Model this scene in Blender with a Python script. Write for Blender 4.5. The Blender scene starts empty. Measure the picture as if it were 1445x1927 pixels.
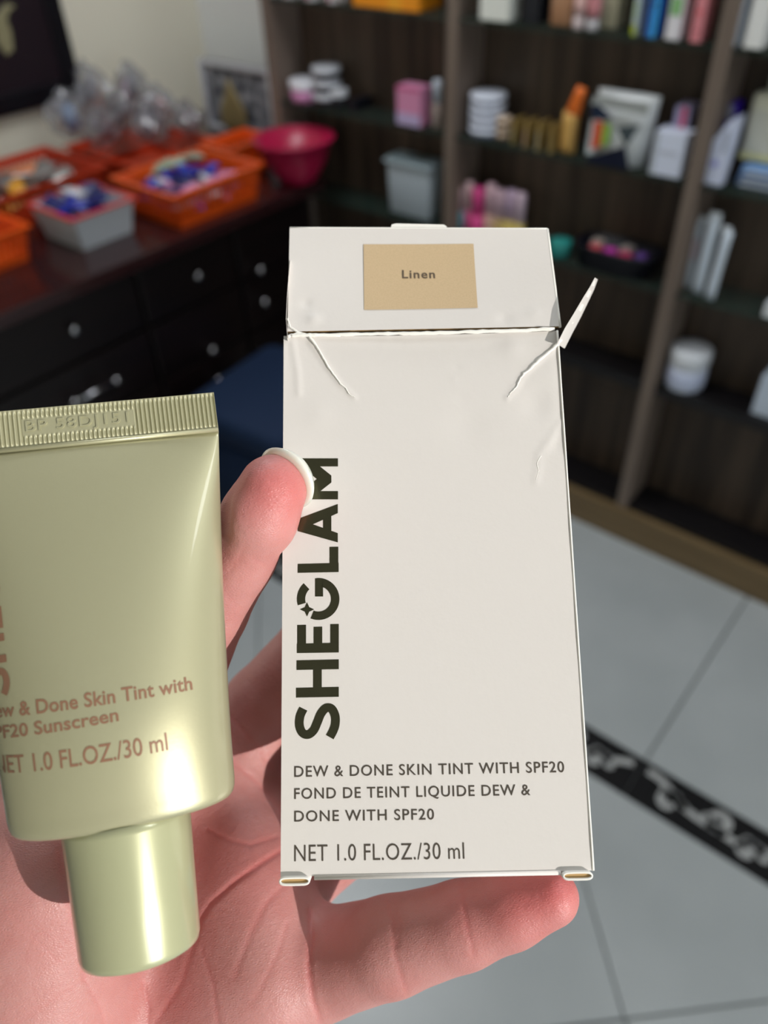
import bpy, bmesh, math, random
import numpy as np
from mathutils import Matrix, Vector
random.seed(7)
SC = bpy.context.scene
COL = SC.collection

# ------------------------------------------------------------ camera, world, sun, added fill lights, exposure
W, H, F, HC = 1445, 1927, 1480.0, 1.45
_y, _p, _r = math.radians(40.7), math.radians(41.2), math.radians(-2.35)
FW = Vector((-math.sin(_y)*math.cos(_p), math.cos(_y)*math.cos(_p), -math.sin(_p)))
_rt = Vector((math.cos(_y), math.sin(_y), 0)); _up = _rt.cross(FW)
RT = _rt*math.cos(_r) + _up*math.sin(_r); UP = _up*math.cos(_r) - _rt*math.sin(_r)
CAM = Matrix((( RT.x, UP.x, -FW.x, 0), (RT.y, UP.y, -FW.y, 0), (RT.z, UP.z, -FW.z, HC), (0, 0, 0, 1)))
cd = bpy.data.cameras.new('camera'); cam = bpy.data.objects.new('camera', cd); COL.objects.link(cam)
cam.matrix_world = CAM
cd.sensor_fit = 'VERTICAL'; cd.sensor_height = 34.6; cd.sensor_width = 26.0
cd.lens = F/H*34.6; cd.clip_start = 0.01; cd.clip_end = 60
cd.dof.use_dof = True; cd.dof.focus_distance = 0.149; cd.dof.aperture_fstop = 11.5; cd.dof.aperture_blades = 0
SC.camera = cam

wd = bpy.data.worlds.new('world'); SC.world = wd; wd.use_nodes = True
wd.node_tree.nodes['Background'].inputs[0].default_value = (0.72, 0.84, 1.0, 1)
wd.node_tree.nodes['Background'].inputs[1].default_value = 1.6

SUN_CAM = Vector((0.72, -0.33, 0.66)).normalized()          # towards the sun, in the camera's axes
SUN_DIR = (CAM.to_3x3() @ SUN_CAM).normalized()
sl = bpy.data.lights.new('sun', 'SUN'); sl.energy = 3.6; sl.angle = math.radians(0.53); sl.color = (1.0, 0.95, 0.89)
so = bpy.data.objects.new('sun', sl); COL.objects.link(so); so.location = SUN_DIR*6 + Vector((0, 0, 1.45))
so.rotation_euler = SUN_DIR.to_track_quat('Z', 'Y').to_euler()
SUN_OPENING = (-1.0, -0.05, 0.0, 2.1)                             # unseen opening in the right wall, shaped to keep sun off the background: y0, y1, z0, z1
XR = 2.3
def area(name, loc, target, sx, sy, power, color):
    l = bpy.data.lights.new(name, 'AREA'); l.shape = 'RECTANGLE'; l.size = sx; l.size_y = sy; l.energy = power; l.color = color
    o = bpy.data.objects.new(name, l); COL.objects.link(o); o.location = loc
    o.rotation_euler = (Vector(target) - Vector(loc)).to_track_quat('-Z', 'Y').to_euler(); return o
area('opening_sky_fill', (XR-0.03, -0.54, 1.05), (0, -0.54, 1.05), 0.9, 2.0, 1.5, (0.80, 0.90, 1.0))  # added fill, stands in for sky light through the unseen opening
area('overhead_fill_light', (-1.2, 0.95, 2.60), (-1.2, 0.95, 0), 0.9, 0.6, 18.5, (0.95, 0.97, 1.0))  # added overhead fill for counter, wall and shelves; no known lamp there
area('overhead_fill_light', (0.7, 1.15, 2.60), (0.7, 1.15, 0), 0.9, 0.6, 13.5, (0.93, 0.97, 1.0))  # second added overhead fill, for the floor on the right
vs = SC.view_settings; vs.view_transform = 'Standard'; vs.look = 'None'; vs.gamma = 1; vs.exposure = 0.0
vs.use_curve_mapping = False

# ------------------------------------------------------------ unprojection (pixel of the photograph -> point)
def ray(x, y): return FW + RT*((x-W/2)/F) - UP*((y-H/2)/F)
def hz(x, y, z): d = ray(x, y); return d*((z-HC)/d.z) + Vector((0, 0, HC))
def hy(x, y, Y): d = ray(x, y); return d*(Y/d.y) + Vector((0, 0, HC))
def hx(x, y, X): d = ray(x, y); return d*(X/d.x) + Vector((0, 0, HC))
def C(x, y, d): return Vector(((x-W/2)/F*d, -(y-H/2)/F*d, -d))      # camera axes, metres
def toworld(p): return CAM @ Vector(p)

# ------------------------------------------------------------ materials
MATS = {}
def mat(name, color, rough=0.5, metal=0.0, coat=0.0, trans=0.0, bump=None, grain=None, sss=0.0, spec=0.5, alpha=1.0, ior=1.45):
    if name in MATS: return MATS[name]
    m = bpy.data.materials.new(name); m.use_nodes = True; nt = m.node_tree; b = nt.nodes['Principled BSDF']
    b.inputs['Base Color'].default_value = (*color, 1); b.inputs['Roughness'].default_value = rough
    b.inputs['Metallic'].default_value = metal; b.inputs['Coat Weight'].default_value = coat
    b.inputs['Coat Roughness'].default_value = 0.06
    b.inputs['Transmission Weight'].default_value = trans; b.inputs['Specular IOR Level'].default_value = spec
    b.inputs['IOR'].default_value = ior; b.inputs['Alpha'].default_value = alpha
    if sss: b.inputs['Subsurface Weight'].default_value = sss
    tc = nt.nodes.new('ShaderNodeTexCoord')
    if grain:                                   # (colour2, scale vector, detail)
        mp = nt.nodes.new('ShaderNodeMapping'); mp.inputs['Scale'].default_value = grain[1]
        no = nt.nodes.new('ShaderNodeTexNoise'); no.inputs['Scale'].default_value = 1; no.inputs['Detail'].default_value = grain[2]
        rp = nt.nodes.new('ShaderNodeValToRGB'); rp.color_ramp.elements[0].color = (*color, 1); rp.color_ramp.elements[1].color = (*grain[0], 1)
        rp.color_ramp.elements[0].position = 0.38; rp.color_ramp.elements[1].position = 0.66
        nt.links.new(tc.outputs['Object'], mp.inputs[0]); nt.links.new(mp.outputs[0], no.inputs[0])
        nt.links.new(no.outputs[0], rp.inputs[0]); nt.links.new(rp.outputs[0], b.inputs['Base Color'])
    if bump:                                    # (scale, strength, distance)
        no = nt.nodes.new('ShaderNodeTexNoise'); no.inputs['Scale'].default_value = bump[0]; no.inputs['Detail'].default_value = 3
        bp = nt.nodes.new('ShaderNodeBump'); bp.inputs['Strength'].default_value = bump[1]; bp.inputs['Distance'].default_value = bump[2]
        nt.links.new(tc.outputs['Object'], no.inputs[0]); nt.links.new(no.outputs[0], bp.inputs['Height']); nt.links.new(bp.outputs[0], b.inputs['Normal'])
    MATS[name] = m; return m
def paint(name, c, rough=0.45, **k): return mat(name, c, rough, **k)
PLAS = {}
def plastic(c, rough=0.35):
    k = (tuple(round(v, 3) for v in c), rough)
    if k not in PLAS: PLAS[k] = mat('plastic_%d' % len(PLAS), c, rough)
    return PLAS[k]

# ------------------------------------------------------------ builders
def tag(o, label=None, cat=None, group=None, kind=None):
    if label: o['label'] = label
    if cat: o['category'] = cat
    if group: o['group'] = group
    if kind: o['kind'] = kind
    return o
def empty(name, loc=(0, 0, 0), rz=0.0, label=None, cat=None, group=None, kind=None, mw=None):
    o = bpy.data.objects.new(name, None); COL.objects.link(o); o.empty_display_size = 0.02
    if mw is not None: o.matrix_world = mw
    else: o.location = loc; o.rotation_euler = (0, 0, rz)
    return tag(o, label, cat, group, kind)
def mesh_obj(name, vs_, fs, m, parent=None, smooth=False, loc=None):
    me = bpy.data.meshes.new(name); me.from_pydata([tuple(v) for v in vs_], [], fs); me.update()
    if smooth: me.shade_smooth()
    me.materials.append(m)
    o = bpy.data.objects.new(name, me); COL.objects.link(o)
    if parent is not None: o.parent = parent
    if loc is not None: o.location = loc
    return o
def share(name, src, parent=None, loc=None, rot=None, scale=None):
    o = src.copy(); o.name = name; COL.objects.link(o); o.parent = parent
    if loc is not None: o.location = loc
    if rot is not None: o.rotation_euler = rot
    if scale is not None: o.scale = scale
    return o
class MB:
    def __init__(s): s.v = []; s.f = []
    def add(s, v, f): n = len(s.v); s.v += [Vector(p) for p in v]; s.f += [tuple(i+n for i in q) for q in f]; return s
    def box(s, x0, x1, y0, y1, z0, z1, b=0.0, taper=0.0):
        if b <= 0:
            t = taper
            v = [(x0+t, y0+t, z0), (x1-t, y0+t, z0), (x1-t, y1-t, z0), (x0+t, y1-t, z0), (x0, y0, z1), (x1, y0, z1), (x1, y1, z1), (x0, y1, z1)]
            return s.add(v, [(0, 3, 2, 1), (4, 5, 6, 7), (0, 1, 5, 4), (1, 2, 6, 5), (2, 3, 7, 6), (3, 0, 4, 7)])
        cx, cy = (x0+x1)/2, (y0+y1)/2; hx_, hy_ = (x1-x0)/2, (y1-y0)/2
        def ring(z, ins, t=0):
            o = []
            for (sx, sy) in ((1, 1), (-1, 1), (-1, -1), (1, -1)):
                a0 = {(1, 1): 0, (-1, 1): 90, (-1, -1): 180, (1, -1): 270}[(sx, sy)]
                for k in range(4):
                    a = math.radians(a0 + 30*k); rr = b-ins*0.999 if b > ins else 0
                    o.append((cx + sx*(hx_-t-b) + (b-ins)*math.cos(a), cy + sy*(hy_-t-b) + (b-ins)*math.sin(a), z))
            return o
        bb = b*0.6
        rings = [ring(z0, bb, taper), ring(z0+bb*0.3, bb*0.3, taper), ring(z0+bb, 0, taper), ring(z1-bb, 0), ring(z1-bb*0.3, bb*0.3), ring(z1, bb)]
        return s.loft(rings, True, True)
    def loft(s, rings, cap0=False, cap1=False, closed=True):
        n = len(rings[0]); base = len(s.v)
        for r in rings: s.v += [Vector(p) for p in r]
        for i in range(len(rings)-1):
            for j in range(n if closed else n-1):
                a = base+i*n+j; b_ = base+i*n+(j+1) % n
                s.f.append((a, b_, b_+n, a+n))
        if cap0: s.f.append(tuple(base+j for j in reversed(range(n))))
        if cap1: s.f.append(tuple(base+(len(rings)-1)*n+j for j in range(n)))
        return s
    def lathe(s, prof, n=24, cx=0, cy=0):
        return s.loft([[(cx+r*math.cos(2*math.pi*k/n), cy+r*math.sin(2*math.pi*k/n), z) for k in range(n)] for r, z in prof], True, True)
    def tube(s, pts, r, n=8, flat=1.0):
        rings = []; pts = [Vector(p) for p in pts]
        for i, p in enumerate(pts):
            d = (pts[min(i+1, len(pts)-1)]-pts[max(i-1, 0)]).normalized()
            a = d.cross(Vector((0, 0, 1))); a = a.normalized() if a.length > 1e-4 else Vector((1, 0, 0)); c = d.cross(a)
            rr = r[i] if isinstance(r, (list, tuple)) else r
            rings.append([p + a*math.cos(2*math.pi*k/n)*rr + c*math.sin(2*math.pi*k/n)*rr*flat for k in range(n)])
        return s.loft(rings, True, True)
    def quadstrip(s, a, b):
        return s.loft([a, b], closed=False)
    def xf(s, M): s.v = [M @ p for p in s.v]; return s
    def obj(s, name, m, parent=None, smooth=False, loc=None): return mesh_obj(name, s.v, s.f, m, parent, smooth, loc)
def struct(name, mb, m, parent=None):
    o = mb.obj(name, m, parent)
    if parent is None: o['kind'] = 'structure'
    return o

# ============================================================ SETTING
ZC = 2.65; XL = -2.28; YB = 1.86; YR = -1.6
M_wall = paint('cream_wall_paint', (0.86, 0.82, 0.68), 0.7, bump=(30, 0.1, 0.002))
M_ceil = paint('ceiling_paint', (0.8, 0.8, 0.78), 0.8)
M_tile = mat('grey_glazed_tile', (0.40, 0.43, 0.44), 0.28, grain=((0.46, 0.49, 0.50), (3, 3, 3), 3))
M_grout = paint('floor_grout', (0.17, 0.18, 0.18), 0.9)
fl = struct('floor', MB().box(-2.4, 2.4, -1.7, 1.95, -0.05, -0.004), M_grout)
def clip_poly(poly, a, b, c):          # keep a*x+b*y<=c
    out = []
    for i in range(len(poly)):
        p, q = poly[i], poly[(i+1) % len(poly)]; dp = a*p[0]+b*p[1]-c; dq = a*q[0]+b*q[1]-c
        if dp <= 0: out.append(p)
        if (dp < 0 < dq) or (dq < 0 < dp): t = dp/(dp-dq); out.append((p[0]+(q[0]-p[0])*t, p[1]+(q[1]-p[1])*t))
    return out
def tile(name, poly, m, parent, g=0.002):
    if len(poly) < 3: return
    cx = sum(p[0] for p in poly)/len(poly); cy = sum(p[1] for p in poly)/len(poly)
    P = [(cx+(x-cx)*(1-g*4), cy+(y-cy)*(1-g*4)) for x, y in poly]; Q = [(cx+(x-cx)*(1-g*6), cy+(y-cy)*(1-g*6)) for x, y in poly]
    return MB().loft([[(x, y, -0.006) for x, y in P], [(x, y, -0.001) for x, y in P], [(x, y, 0.0) for x, y in Q]], True, True).obj(name, m, parent)
S0, S1 = 0.886, 0.982
for k in range(-5, 5):                 # square tiles between the strip and the shelf plinth
    x0 = -0.172+0.6*k; tile('tile', [(x0, S1), (x0+0.6, S1), (x0+0.6, 1.56), (x0, 1.56)], M_tile, fl)
c0 = Vector((0.004, 0.534)); e1 = Vector((1, 1)).normalized()*0.6; e2 = Vector((-1, 1)).normalized()*0.6
for i in range(-5, 5):                 # tiles laid on the diagonal
    for j in range(-5, 5):
        q = [c0+e1*a+e2*b for a, b in ((i, j), (i+1, j), (i+1, j+1), (i, j+1))]
        q = clip_poly([(p.x, p.y) for p in q], 0, 1, S0)
        q = clip_poly(clip_poly(clip_poly(q, 1, 0, 2.35), -1, 0, 2.35), 0, -1, 1.65) if q else q
        if len(q) >= 3: tile('tile', q, M_tile, fl)
M_black = mat('black_border_tile', (0.012, 0.012, 0.013), 0.25)
M_scroll = mat('white_scroll_inlay', (0.42, 0.43, 0.43), 0.35)
for k in range(-4, 4):
    x0 = -0.172+0.6*k
    bt = tile('border_tile', [(x0, S0), (x0+0.6, S0), (x0+0.6, S1), (x0, S1)], M_black, fl, 0.0008)
    mb = MB(); yc = (S0+S1)/2
    def ribbon(pts, w, z=0.0004):
        L, R = [], []
        for i, p in enumerate(pts):
            a = Vector(pts[max(i-1, 0)]); b = Vector(pts[min(i+1, len(pts)-1)]); d = (b-a).normalized(); n = Vector((-d.y, d.x))
            ww = w[i] if isinstance(w, list) else w
            L.append((p[0]+n.x*ww, p[1]+n.y*ww, z)); R.append((p[0]-n.x*ww, p[1]-n.y*ww, z))
        mb.quadstrip(R, L)
    for h in range(2):
        xs = x0+0.015+h*0.29
        ribbon([(xs+0.28*t/20, yc+0.030*math.sin(2*math.pi*t/20+1.2)*(0.6+0.4*math.cos(t*0.3))) for t in range(21)], 0.0075)
        for (ax, ay, rr, s0, tw) in ((0.06, -0.008, 0.024, 0.5, 1), (0.155, 0.012, 0.022, 3.4, -1), (0.215, -0.010, 0.025, 0.2, 1)):
            ribbon([(xs+ax+rr*(1-t/22)*math.cos(s0+tw*t*0.36), yc+ay+rr*(1-t/22)*math.sin(s0+tw*t*0.36)) for t in range(17)], [0.0045+0.0036*math.sin(t/16*3.1) for t in range(17)])
            for a in range(3):
                a_ = s0+a*0.8; c_ = Vector((xs+ax+rr*1.1*math.cos(a_), yc+ay+rr*0.8*math.sin(a_)))
                mb.add([(c_.x+0.012*math.cos(q), min(max(c_.y+0.010*math.sin(q), S0+0.006), S1-0.006), 0.0004) for q in [i*math.pi/4 for i in range(8)]], [tuple(range(8))])
    mb.obj('scroll_inlay', M_scroll, bt)
struct('ceiling', MB().box(-2.4, 2.4, -1.7, 1.95, ZC, ZC+0.05), M_ceil)
struct('wall_left', MB().box(XL-0.08, XL, -1.7, 1.95, 0, ZC), M_wall)
struct('wall_back', MB().box(XL, 2.4, YB, YB+0.08, 0, ZC), paint('back_wall_paint', (0.84, 0.86, 0.86), 0.7))
struct('wall_rear', MB().box(XL, 2.4, YR-0.08, YR, 0, ZC), M_wall)
wr = MB(); wr.box(XR, XR+0.08, YR, SUN_OPENING[0], 0, ZC); wr.box(XR, XR+0.08, SUN_OPENING[1], YB, 0, ZC); wr.box(XR, XR+0.08, SUN_OPENING[0], SUN_OPENING[1], SUN_OPENING[3], ZC)
struct('wall_right', wr, M_wall)

# ------------------------------------------------------------ shelving unit
M_edge = mat('brown_edging', (0.20, 0.155, 0.125), 0.5, grain=((0.15, 0.112, 0.09), (60, 60, 3), 4))
M_wood = mat('dark_walnut_laminate', (0.028, 0.018, 0.012), 0.5, grain=((0.085, 0.058, 0.040), (38, 38, 1.6), 6))
M_dark = mat('black_stained_shelf', (0.006, 0.005, 0.006), 0.4)
M_plinth = mat('tan_plinth', (0.20, 0.135, 0.065), 0.5, grain=((0.15, 0.10, 0.045), (4, 40, 40), 4))
M_glass = mat('green_shelf_glass', (0.03, 0.055, 0.045), 0.05, alpha=0.35, spec=0.25)
Y0, Y1 = 1.56, 1.675
UX = [-1.66, -1.10, -0.530, 0.035, 0.60]
ZS = [0.690, 0.913, 1.142, 1.37]
su = empty('shelving_unit', (-0.53, Y0, 0), label='tall dark brown wooden shelving unit with glass shelves against the back wall', cat='shelving')
def pw(mb): return mb.xf(Matrix.Translation((0.53, -Y0, 0)))
for x in UX: pw(MB().box(x-0.014, x+0.014, Y0, YB-0.004, 0.095, 2.1)).obj('upright', M_edge, su)
for a, b in zip(UX[:-1], UX[1:]):
    pw(MB().box(a+0.0145, b-0.0145, Y1-0.012, Y1-0.001, 0.096, 2.1)).obj('back_board', M_wood, su)
    pw(MB().box(a+0.015, b-0.015, Y0+0.015, Y1-0.014, 0.436, 0.462)).obj('wooden_shelf', M_dark, su)
    pw(MB().box(a+0.015, b-0.015, Y0+0.005, Y1-0.014, 0.096, 0.112)).obj('base_board', M_dark, su)
    for z in ZS: pw(MB().box(a+0.015, b-0.015, Y0+0.004, Y1-0.014, z-0.008, z)).obj('glass_shelf', M_glass, su)
pw(MB().box(UX[0]-0.014, UX[-1]+0.014, Y0-0.012, Y0+0.02, 0, 0.094)).obj('plinth', M_plinth, su)

# ------------------------------------------------------------ counter with drawers
M_ctop = mat('maroon_lacquer', (0.026, 0.008, 0.009), 0.22, coat=0.3)
M_cfront = mat('dark_mahogany_front', (0.0045, 0.0018, 0.0020), 0.4, grain=((0.007, 0.0026, 0.0028), (3, 3, 30), 3))
M_chrome = mat('chrome', (0.5, 0.5, 0.53), 0.15, metal=1.0)
ct = empty('counter_cabinet', (-1.9, 0.5, 0), label='long dark mahogany counter of drawers with chrome handles along the left wall', cat='counter')
def cw(mb): return mb.xf(Matrix.Translation((1.9, -0.5, 0)))
cw(MB().box(XL+0.002, -1.49, -0.7, 1.552, 0.72, 0.75, b=0.005)).obj('worktop', M_ctop, ct)
cw(MB().box(XL+0.004, -1.555, -0.69, 1.54, 0.0, 0.7195)).obj('carcass', M_cfront, ct)
cw(MB().box(XL+0.002, -1.68, 1.5525, YB-0.004, 0.72, 0.75)).obj('worktop', M_ctop, ct)
cw(MB().box(XL+0.004, -1.69, 1.5405, YB-0.006, 0.0, 0.7195)).obj('carcass', M_cfront, ct)
cols = [-0.68, -0.28, 0.12, 0.535, 0.95, 1.25, 1.535]
for ci, (a, b) in enumerate(zip(cols[:-1], cols[1:])):
    rows = [(0.565, 0.705), (0.415, 0.555), (0.255, 0.405), (0.09, 0.245)]
    for ri, (z0, z1) in enumerate(rows):
        d = cw(MB().box(-1.5545, -1.535, a+0.005, b-0.005, z0, z1, b=0.004)).obj('drawer', M_cfront, ct)
        yc = (a+b)/2; zc = (z0+z1)/2
        if ci == 4: yc = 1.11
        if ci == 5: yc = 1.31
        if ci == 3: yc = 0.76
        if ci == 3 and ri == 1:
            zc = 0.492; h = MB(); h.tube([(-1.505, 0.69, zc), (-1.505, 0.83, zc)], 0.005)
            for yy in (0.702, 0.815): h.tube([(-1.536, yy, zc), (-1.500, yy, zc)], [0.004, 0.007], 10)
        else:
            h = MB(); zc = {(3, 0): 0.642, (4, 1): 0.43, (4, 2): 0.34, (5, 0): 0.577}.get((ci, ri), zc)
            rings = [[(-1.536+dx, yc+r_*math.cos(k*math.pi/6), zc+r_*math.sin(k*math.pi/6)) for k in range(12)] for r_, dx in ((0.005, 0), (0.005, 0.01), (0.011, 0.014), (0.012, 0.02), (0.007, 0.025))]
            h.loft(rings, True, True)
        o = cw(h).obj('handle', M_chrome, d, True); o.parent = d

# ============================================================ BACKGROUND THINGS
ICO = {}
def ico(level):
    if level not in ICO:
        bm = bmesh.new(); bmesh.ops.create_icosphere(bm, subdivisions=level, radius=1)
        bm.verts.ensure_lookup_table(); ICO[level] = ([v.co.copy() for v in bm.verts], [tuple(v.index for v in f.verts) for f in bm.faces]); bm.free()
    return ICO[level]
M_card = {}
def place(xl, xr, yb, yt, z, dep=0.05, ymin=Y0+0.008, rnd_=False):
    """Shelf item from its pixel extents: centre x, front y, width, height."""
    P = hz((xl+xr)/2, yb, z); Y = min(max(P.y, ymin), Y1-0.02-dep); ym = (yb+yt)/2
    if rnd_: xa = hy(xl, ym, Y+dep/2).x; xb = hy(xr, ym, Y+dep/2).x
    else: xa = hy(xl, ym, Y).x; xb = hy(xr, ym, Y+dep).x
    if xb-xa < 0.008: xb = xa+0.008
    t = hy((xl+xr)/2, yt, Y+dep*0.8); bay = max([u for u in UX if u < (xa+xb)/2] or [UX[0]])+0.016; far = bay+0.53
    xa = max(xa, bay); xb = min(xb, far)
    return ((xa+xb)/2, Y, xb-xa, max(t.z-z, 0.01))
def root(name, x, y, z, label, cat, group=None, rz=0.0): return empty(name, (x, y, z+0.0005), rz, label, cat, group)
def carton(name, ext, z, color, label, cat='box', dep=0.045, bands=(), dots=(), rough=0.5, group=None, **kw):
    x, y, w, h = place(*ext, z, dep, **kw); o = root(name, x, y, z, label, cat, group)
    MB().box(-w/2, w/2, 0, dep, 0, h, b=min(0.0015, w*0.05)).obj('carton', plastic(color, rough), o)
    MB().box(-w/2+0.001, w/2-0.001, 0.001, dep-0.001, h, h+0.0007).obj('lid', plastic(tuple(c*0.93 for c in color), rough), o)
    for (u0, u1, v0, v1, c) in bands: MB().box(-w/2+w*u0, -w/2+w*u1, -0.0006, 0.0, h*v0, h*v1).obj('printed_panel', plastic(c, 0.5), o)
    for (u, v, r_, c) in dots:
        MB().loft([[(-w/2+w*u+w*r_*math.cos(k*math.pi/6), -0.0011+d, h*v+w*r_*math.sin(k*math.pi/6)) for k in range(12)] for d in (0, 0.0008)], True, True).obj('emblem', plastic(c, 0.5), o)
    return o
def jar(name, ext, z, body, lid, label, frac=0.6, group=None, stackz=0.0, cat='jar', band=None, xyh=None):
    if xyh: x, y, w, h = xyh
    else: x, y, w, h = place(*ext, z, rnd_=True)
    r = w/2; o = root(name, x, y+(0 if xyh else r), z+stackz, label, cat, group)
    hb = h*frac
    MB().lathe([(r*0.86, 0), (r*0.93, h*0.03), (r*0.96, hb*0.5), (r*0.93, hb)], 28).obj('jar_body', plastic(body, 0.25), o, True)
    MB().lathe([(r*0.99, hb), (r, hb+h*0.03), (r, h*0.95), (r*0.95, h), (r*0.5, h*1.0)], 28).obj('lid', plastic(lid, 0.25), o, True)
    if band: MB().lathe([(r*0.965, hb*0.2), (r*0.975, hb*0.22), (r*0.975, hb*0.75), (r*0.965, hb*0.77)], 28).obj('label_band', plastic(band, 0.4), o, True)
    return o
def bottle(name, ext, z, body, cap, label, cat='bottle', neck=0.8, capw=0.4, square=False, group=None, band=None, xy=None, **kw):
    x, y, w, h = place(*ext, z, 0.03, rnd_=True, **kw)
    if xy: x, y = xy
    r = w/2; o = root(name, x, y+r, z, label, cat, group); hb = h*neck
    if square: MB().box(-r, r, -r*0.6, r*0.6, 0, hb, b=r*0.3).obj('bottle_body', plastic(body, 0.2), o, True)
    else: MB().lathe([(r*0.9, 0), (r, hb*0.04), (r, hb*0.9), (r*0.75, hb*0.98), (r*capw*0.7, hb)], 20).obj('bottle_body', plastic(body, 0.2), o, True)
    MB().lathe([(r*capw, hb), (r*capw, hb+(h-hb)*0.92), (r*capw*0.85, h)], 16).obj('cap', plastic(cap, 0.2), o, True)
    if band: MB().lathe([(r*1.005, hb*0.25), (r*1.02, hb*0.27), (r*1.02, hb*0.7), (r*1.005, hb*0.72)], 20).obj('label_band', plastic(band, 0.4), o, True)
    return o
def pouch_mesh(w, h, d, n=10, taper=0.0):
    """Pillow pack with crimped ends."""
    front, m = [], n+2
    rings = []
    for i in range(m+1):
        v = i/m; th = d/2*math.sqrt(max(0, 1-(2*v-1)**4))+0.0006; ww = w/2*(1-taper*v)*(1-0.04*math.sin(math.pi*v))
        rings.append([(ww*math.cos(2*math.pi*k/16), th*math.copysign(abs(math.sin(2*math.pi*k/16))**0.8, math.sin(2*math.pi*k/16)), v*h) for k in range(16)])
    return MB().loft(rings, True, True)
def squeeze_tube(name, ext, z, body, cap, label, group=None, cat='tube', xy=None, **kw):
    x, y, w, h = place(*ext, z, 0.03, rnd_=True, **kw)
    if xy: x, y = xy
    o = root(name, x, y+w/2, z, label, cat, group); r = w/2; hc = h*0.22
    MB().lathe([(r*0.85, 0), (r*0.88, hc*0.1), (r*0.9, hc)], 18).obj('cap', plastic(cap, 0.2), o, True)
    rings = [[(r*(1+0.15*t)*math.cos(2*math.pi*k/18), r*(1-t)**0.7*math.sin(2*math.pi*k/18)+0.0002*math.sin(2*math.pi*k/18), hc+(h-hc)*t) for k in range(18)] for t in (0, 0.2, 0.4, 0.6, 0.8, 0.94, 1.0)]
    MB().loft(rings, True, True).obj('tube_body', plastic(body, 0.3), o, True)
    return o
WHT = (0.78, 0.80, 0.84)
# top shelf, left bay
for i, (a, b) in enumerate(((488, 528), (530, 570), (572, 612), (614, 652))):
    carton('patterned_box', (a, b, 9+i*2, -60), ZS[2], (0.78, 0.76, 0.78), 'white pink-printed box, %s of the four left of the orange box' % ('leftmost', 'second from left', 'third from left', 'nearest')[i],
           bands=((0.1, 0.45, 0.05, 0.2, (0.6, 0.18, 0.25)), (0.55, 0.9, 0.1, 0.25, (0.35, 0.4, 0.45))))
carton('orange_box', (662, 832, 24, -60), ZS[2], (0.86, 0.30, 0.01), 'wide bright orange box on the top shelf left of the post', dep=0.085, bands=((0.55, 0.75, 0.0, 1.0, (0.9, 0.38, 0.02)),))
# top shelf, middle bay
bottle('silver_bottle', (868, 893, 28, -70), ZS[2], (0.6, 0.65, 0.75), (0.03, 0.03, 0.05), 'slim silver bottle on the top shelf right beside the post', capw=0.8)
carton('white_box', (904, 982, 42, -90), ZS[2], (0.80, 0.82, 0.76), 'square off-white box on the top shelf beside the slim silver bottle', bands=((0.1, 0.9, 0.4, 0.75, (0.70, 0.72, 0.70)),))
carton('black_box', (986, 1038, 46, -60), ZS[2], (0.006, 0.008, 0.014), 'small black box on the top shelf beside the off-white box')
bottle('perfume_bottle', (1040, 1082, 56, -80), ZS[2], (0.42, 0.22, 0.12), (0.7, 0.4, 0.3), 'amber perfume bottle with rose gold cap on the top shelf', square=True, neck=0.75)
squeeze_tube('cosmetic_tube', (1085, 1108, 60, -80), ZS[2], (0.75, 0.48, 0.45), (0.6, 0.5, 0.5), 'pale pink cosmetic tube on the top shelf beside the amber perfume bottle')
squeeze_tube('cosmetic_tube', (1109, 1134, 62, -60), ZS[2], (0.55, 0.22, 0.24), (0.5, 0.48, 0.5), 'rose red cosmetic tube on the top shelf beside the pale pink tube')
carton('beige_box', (1135, 1188, 30, -80), ZS[2], (0.50, 0.47, 0.33), 'beige box standing further back on the top shelf', ymin=1.60)
carton('white_green_box', (1198, 1226, 70, -90), ZS[2], (0.62, 0.68, 0.72), 'narrow white and lime green box on the top shelf', bands=((0, 1, 0, 0.14, (0.42, 0.50, 0.03)), (0, 1, 0.2, 0.45, (0.5, 0.62, 0.45))))
carton('blue_box', (1227, 1262, 76, -90), ZS[2], (0.03, 0.18, 0.62), 'bright blue box with a dark round spot on the top shelf', bands=((0.6, 1.0, 0, 1, (0.05, 0.42, 0.75)),), dots=((0.5, 0.42, 0.22, (0.02, 0.03, 0.06)),))
carton('green_print_box', (1263, 1308, 84, -90), ZS[2], (0.78, 0.76, 0.80), 'white box with a green oblong print on the top shelf', bands=((0.1, 0.9, 0.30, 0.52, (0.24, 0.48, 0.20)), (0.25, 0.9, 0.58, 0.8, (0.75, 0.5, 0.42))))
carton('pink_box', (1311, 1350, 92, -90), ZS[2], (0.72, 0.25, 0.28), 'pink box with three dark red spots on the top shelf beside the post', dots=((0.5, 0.14, 0.13, (0.35, 0.08, 0.12)), (0.5, 0.36, 0.17, (0.62, 0.04, 0.05)), (0.5, 0.6, 0.15, (0.4, 0.06, 0.07))))
# top shelf, right bay
carton('white_box', (1376, 1416, 94, -100), ZS[2], (0.68, 0.76, 0.86), 'tall bluish white box on the top shelf right of the tilted post', bands=((0, 0.12, 0, 1, (0.6, 0.35, 0.3)),))
carton('white_box', (1418, 1470, 100, -100), ZS[2], (0.84, 0.84, 0.82), 'tall cream white box on the top shelf at the right edge', bands=((0, 1, 0.55, 1, (0.78, 0.66, 0.62)),))
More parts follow.
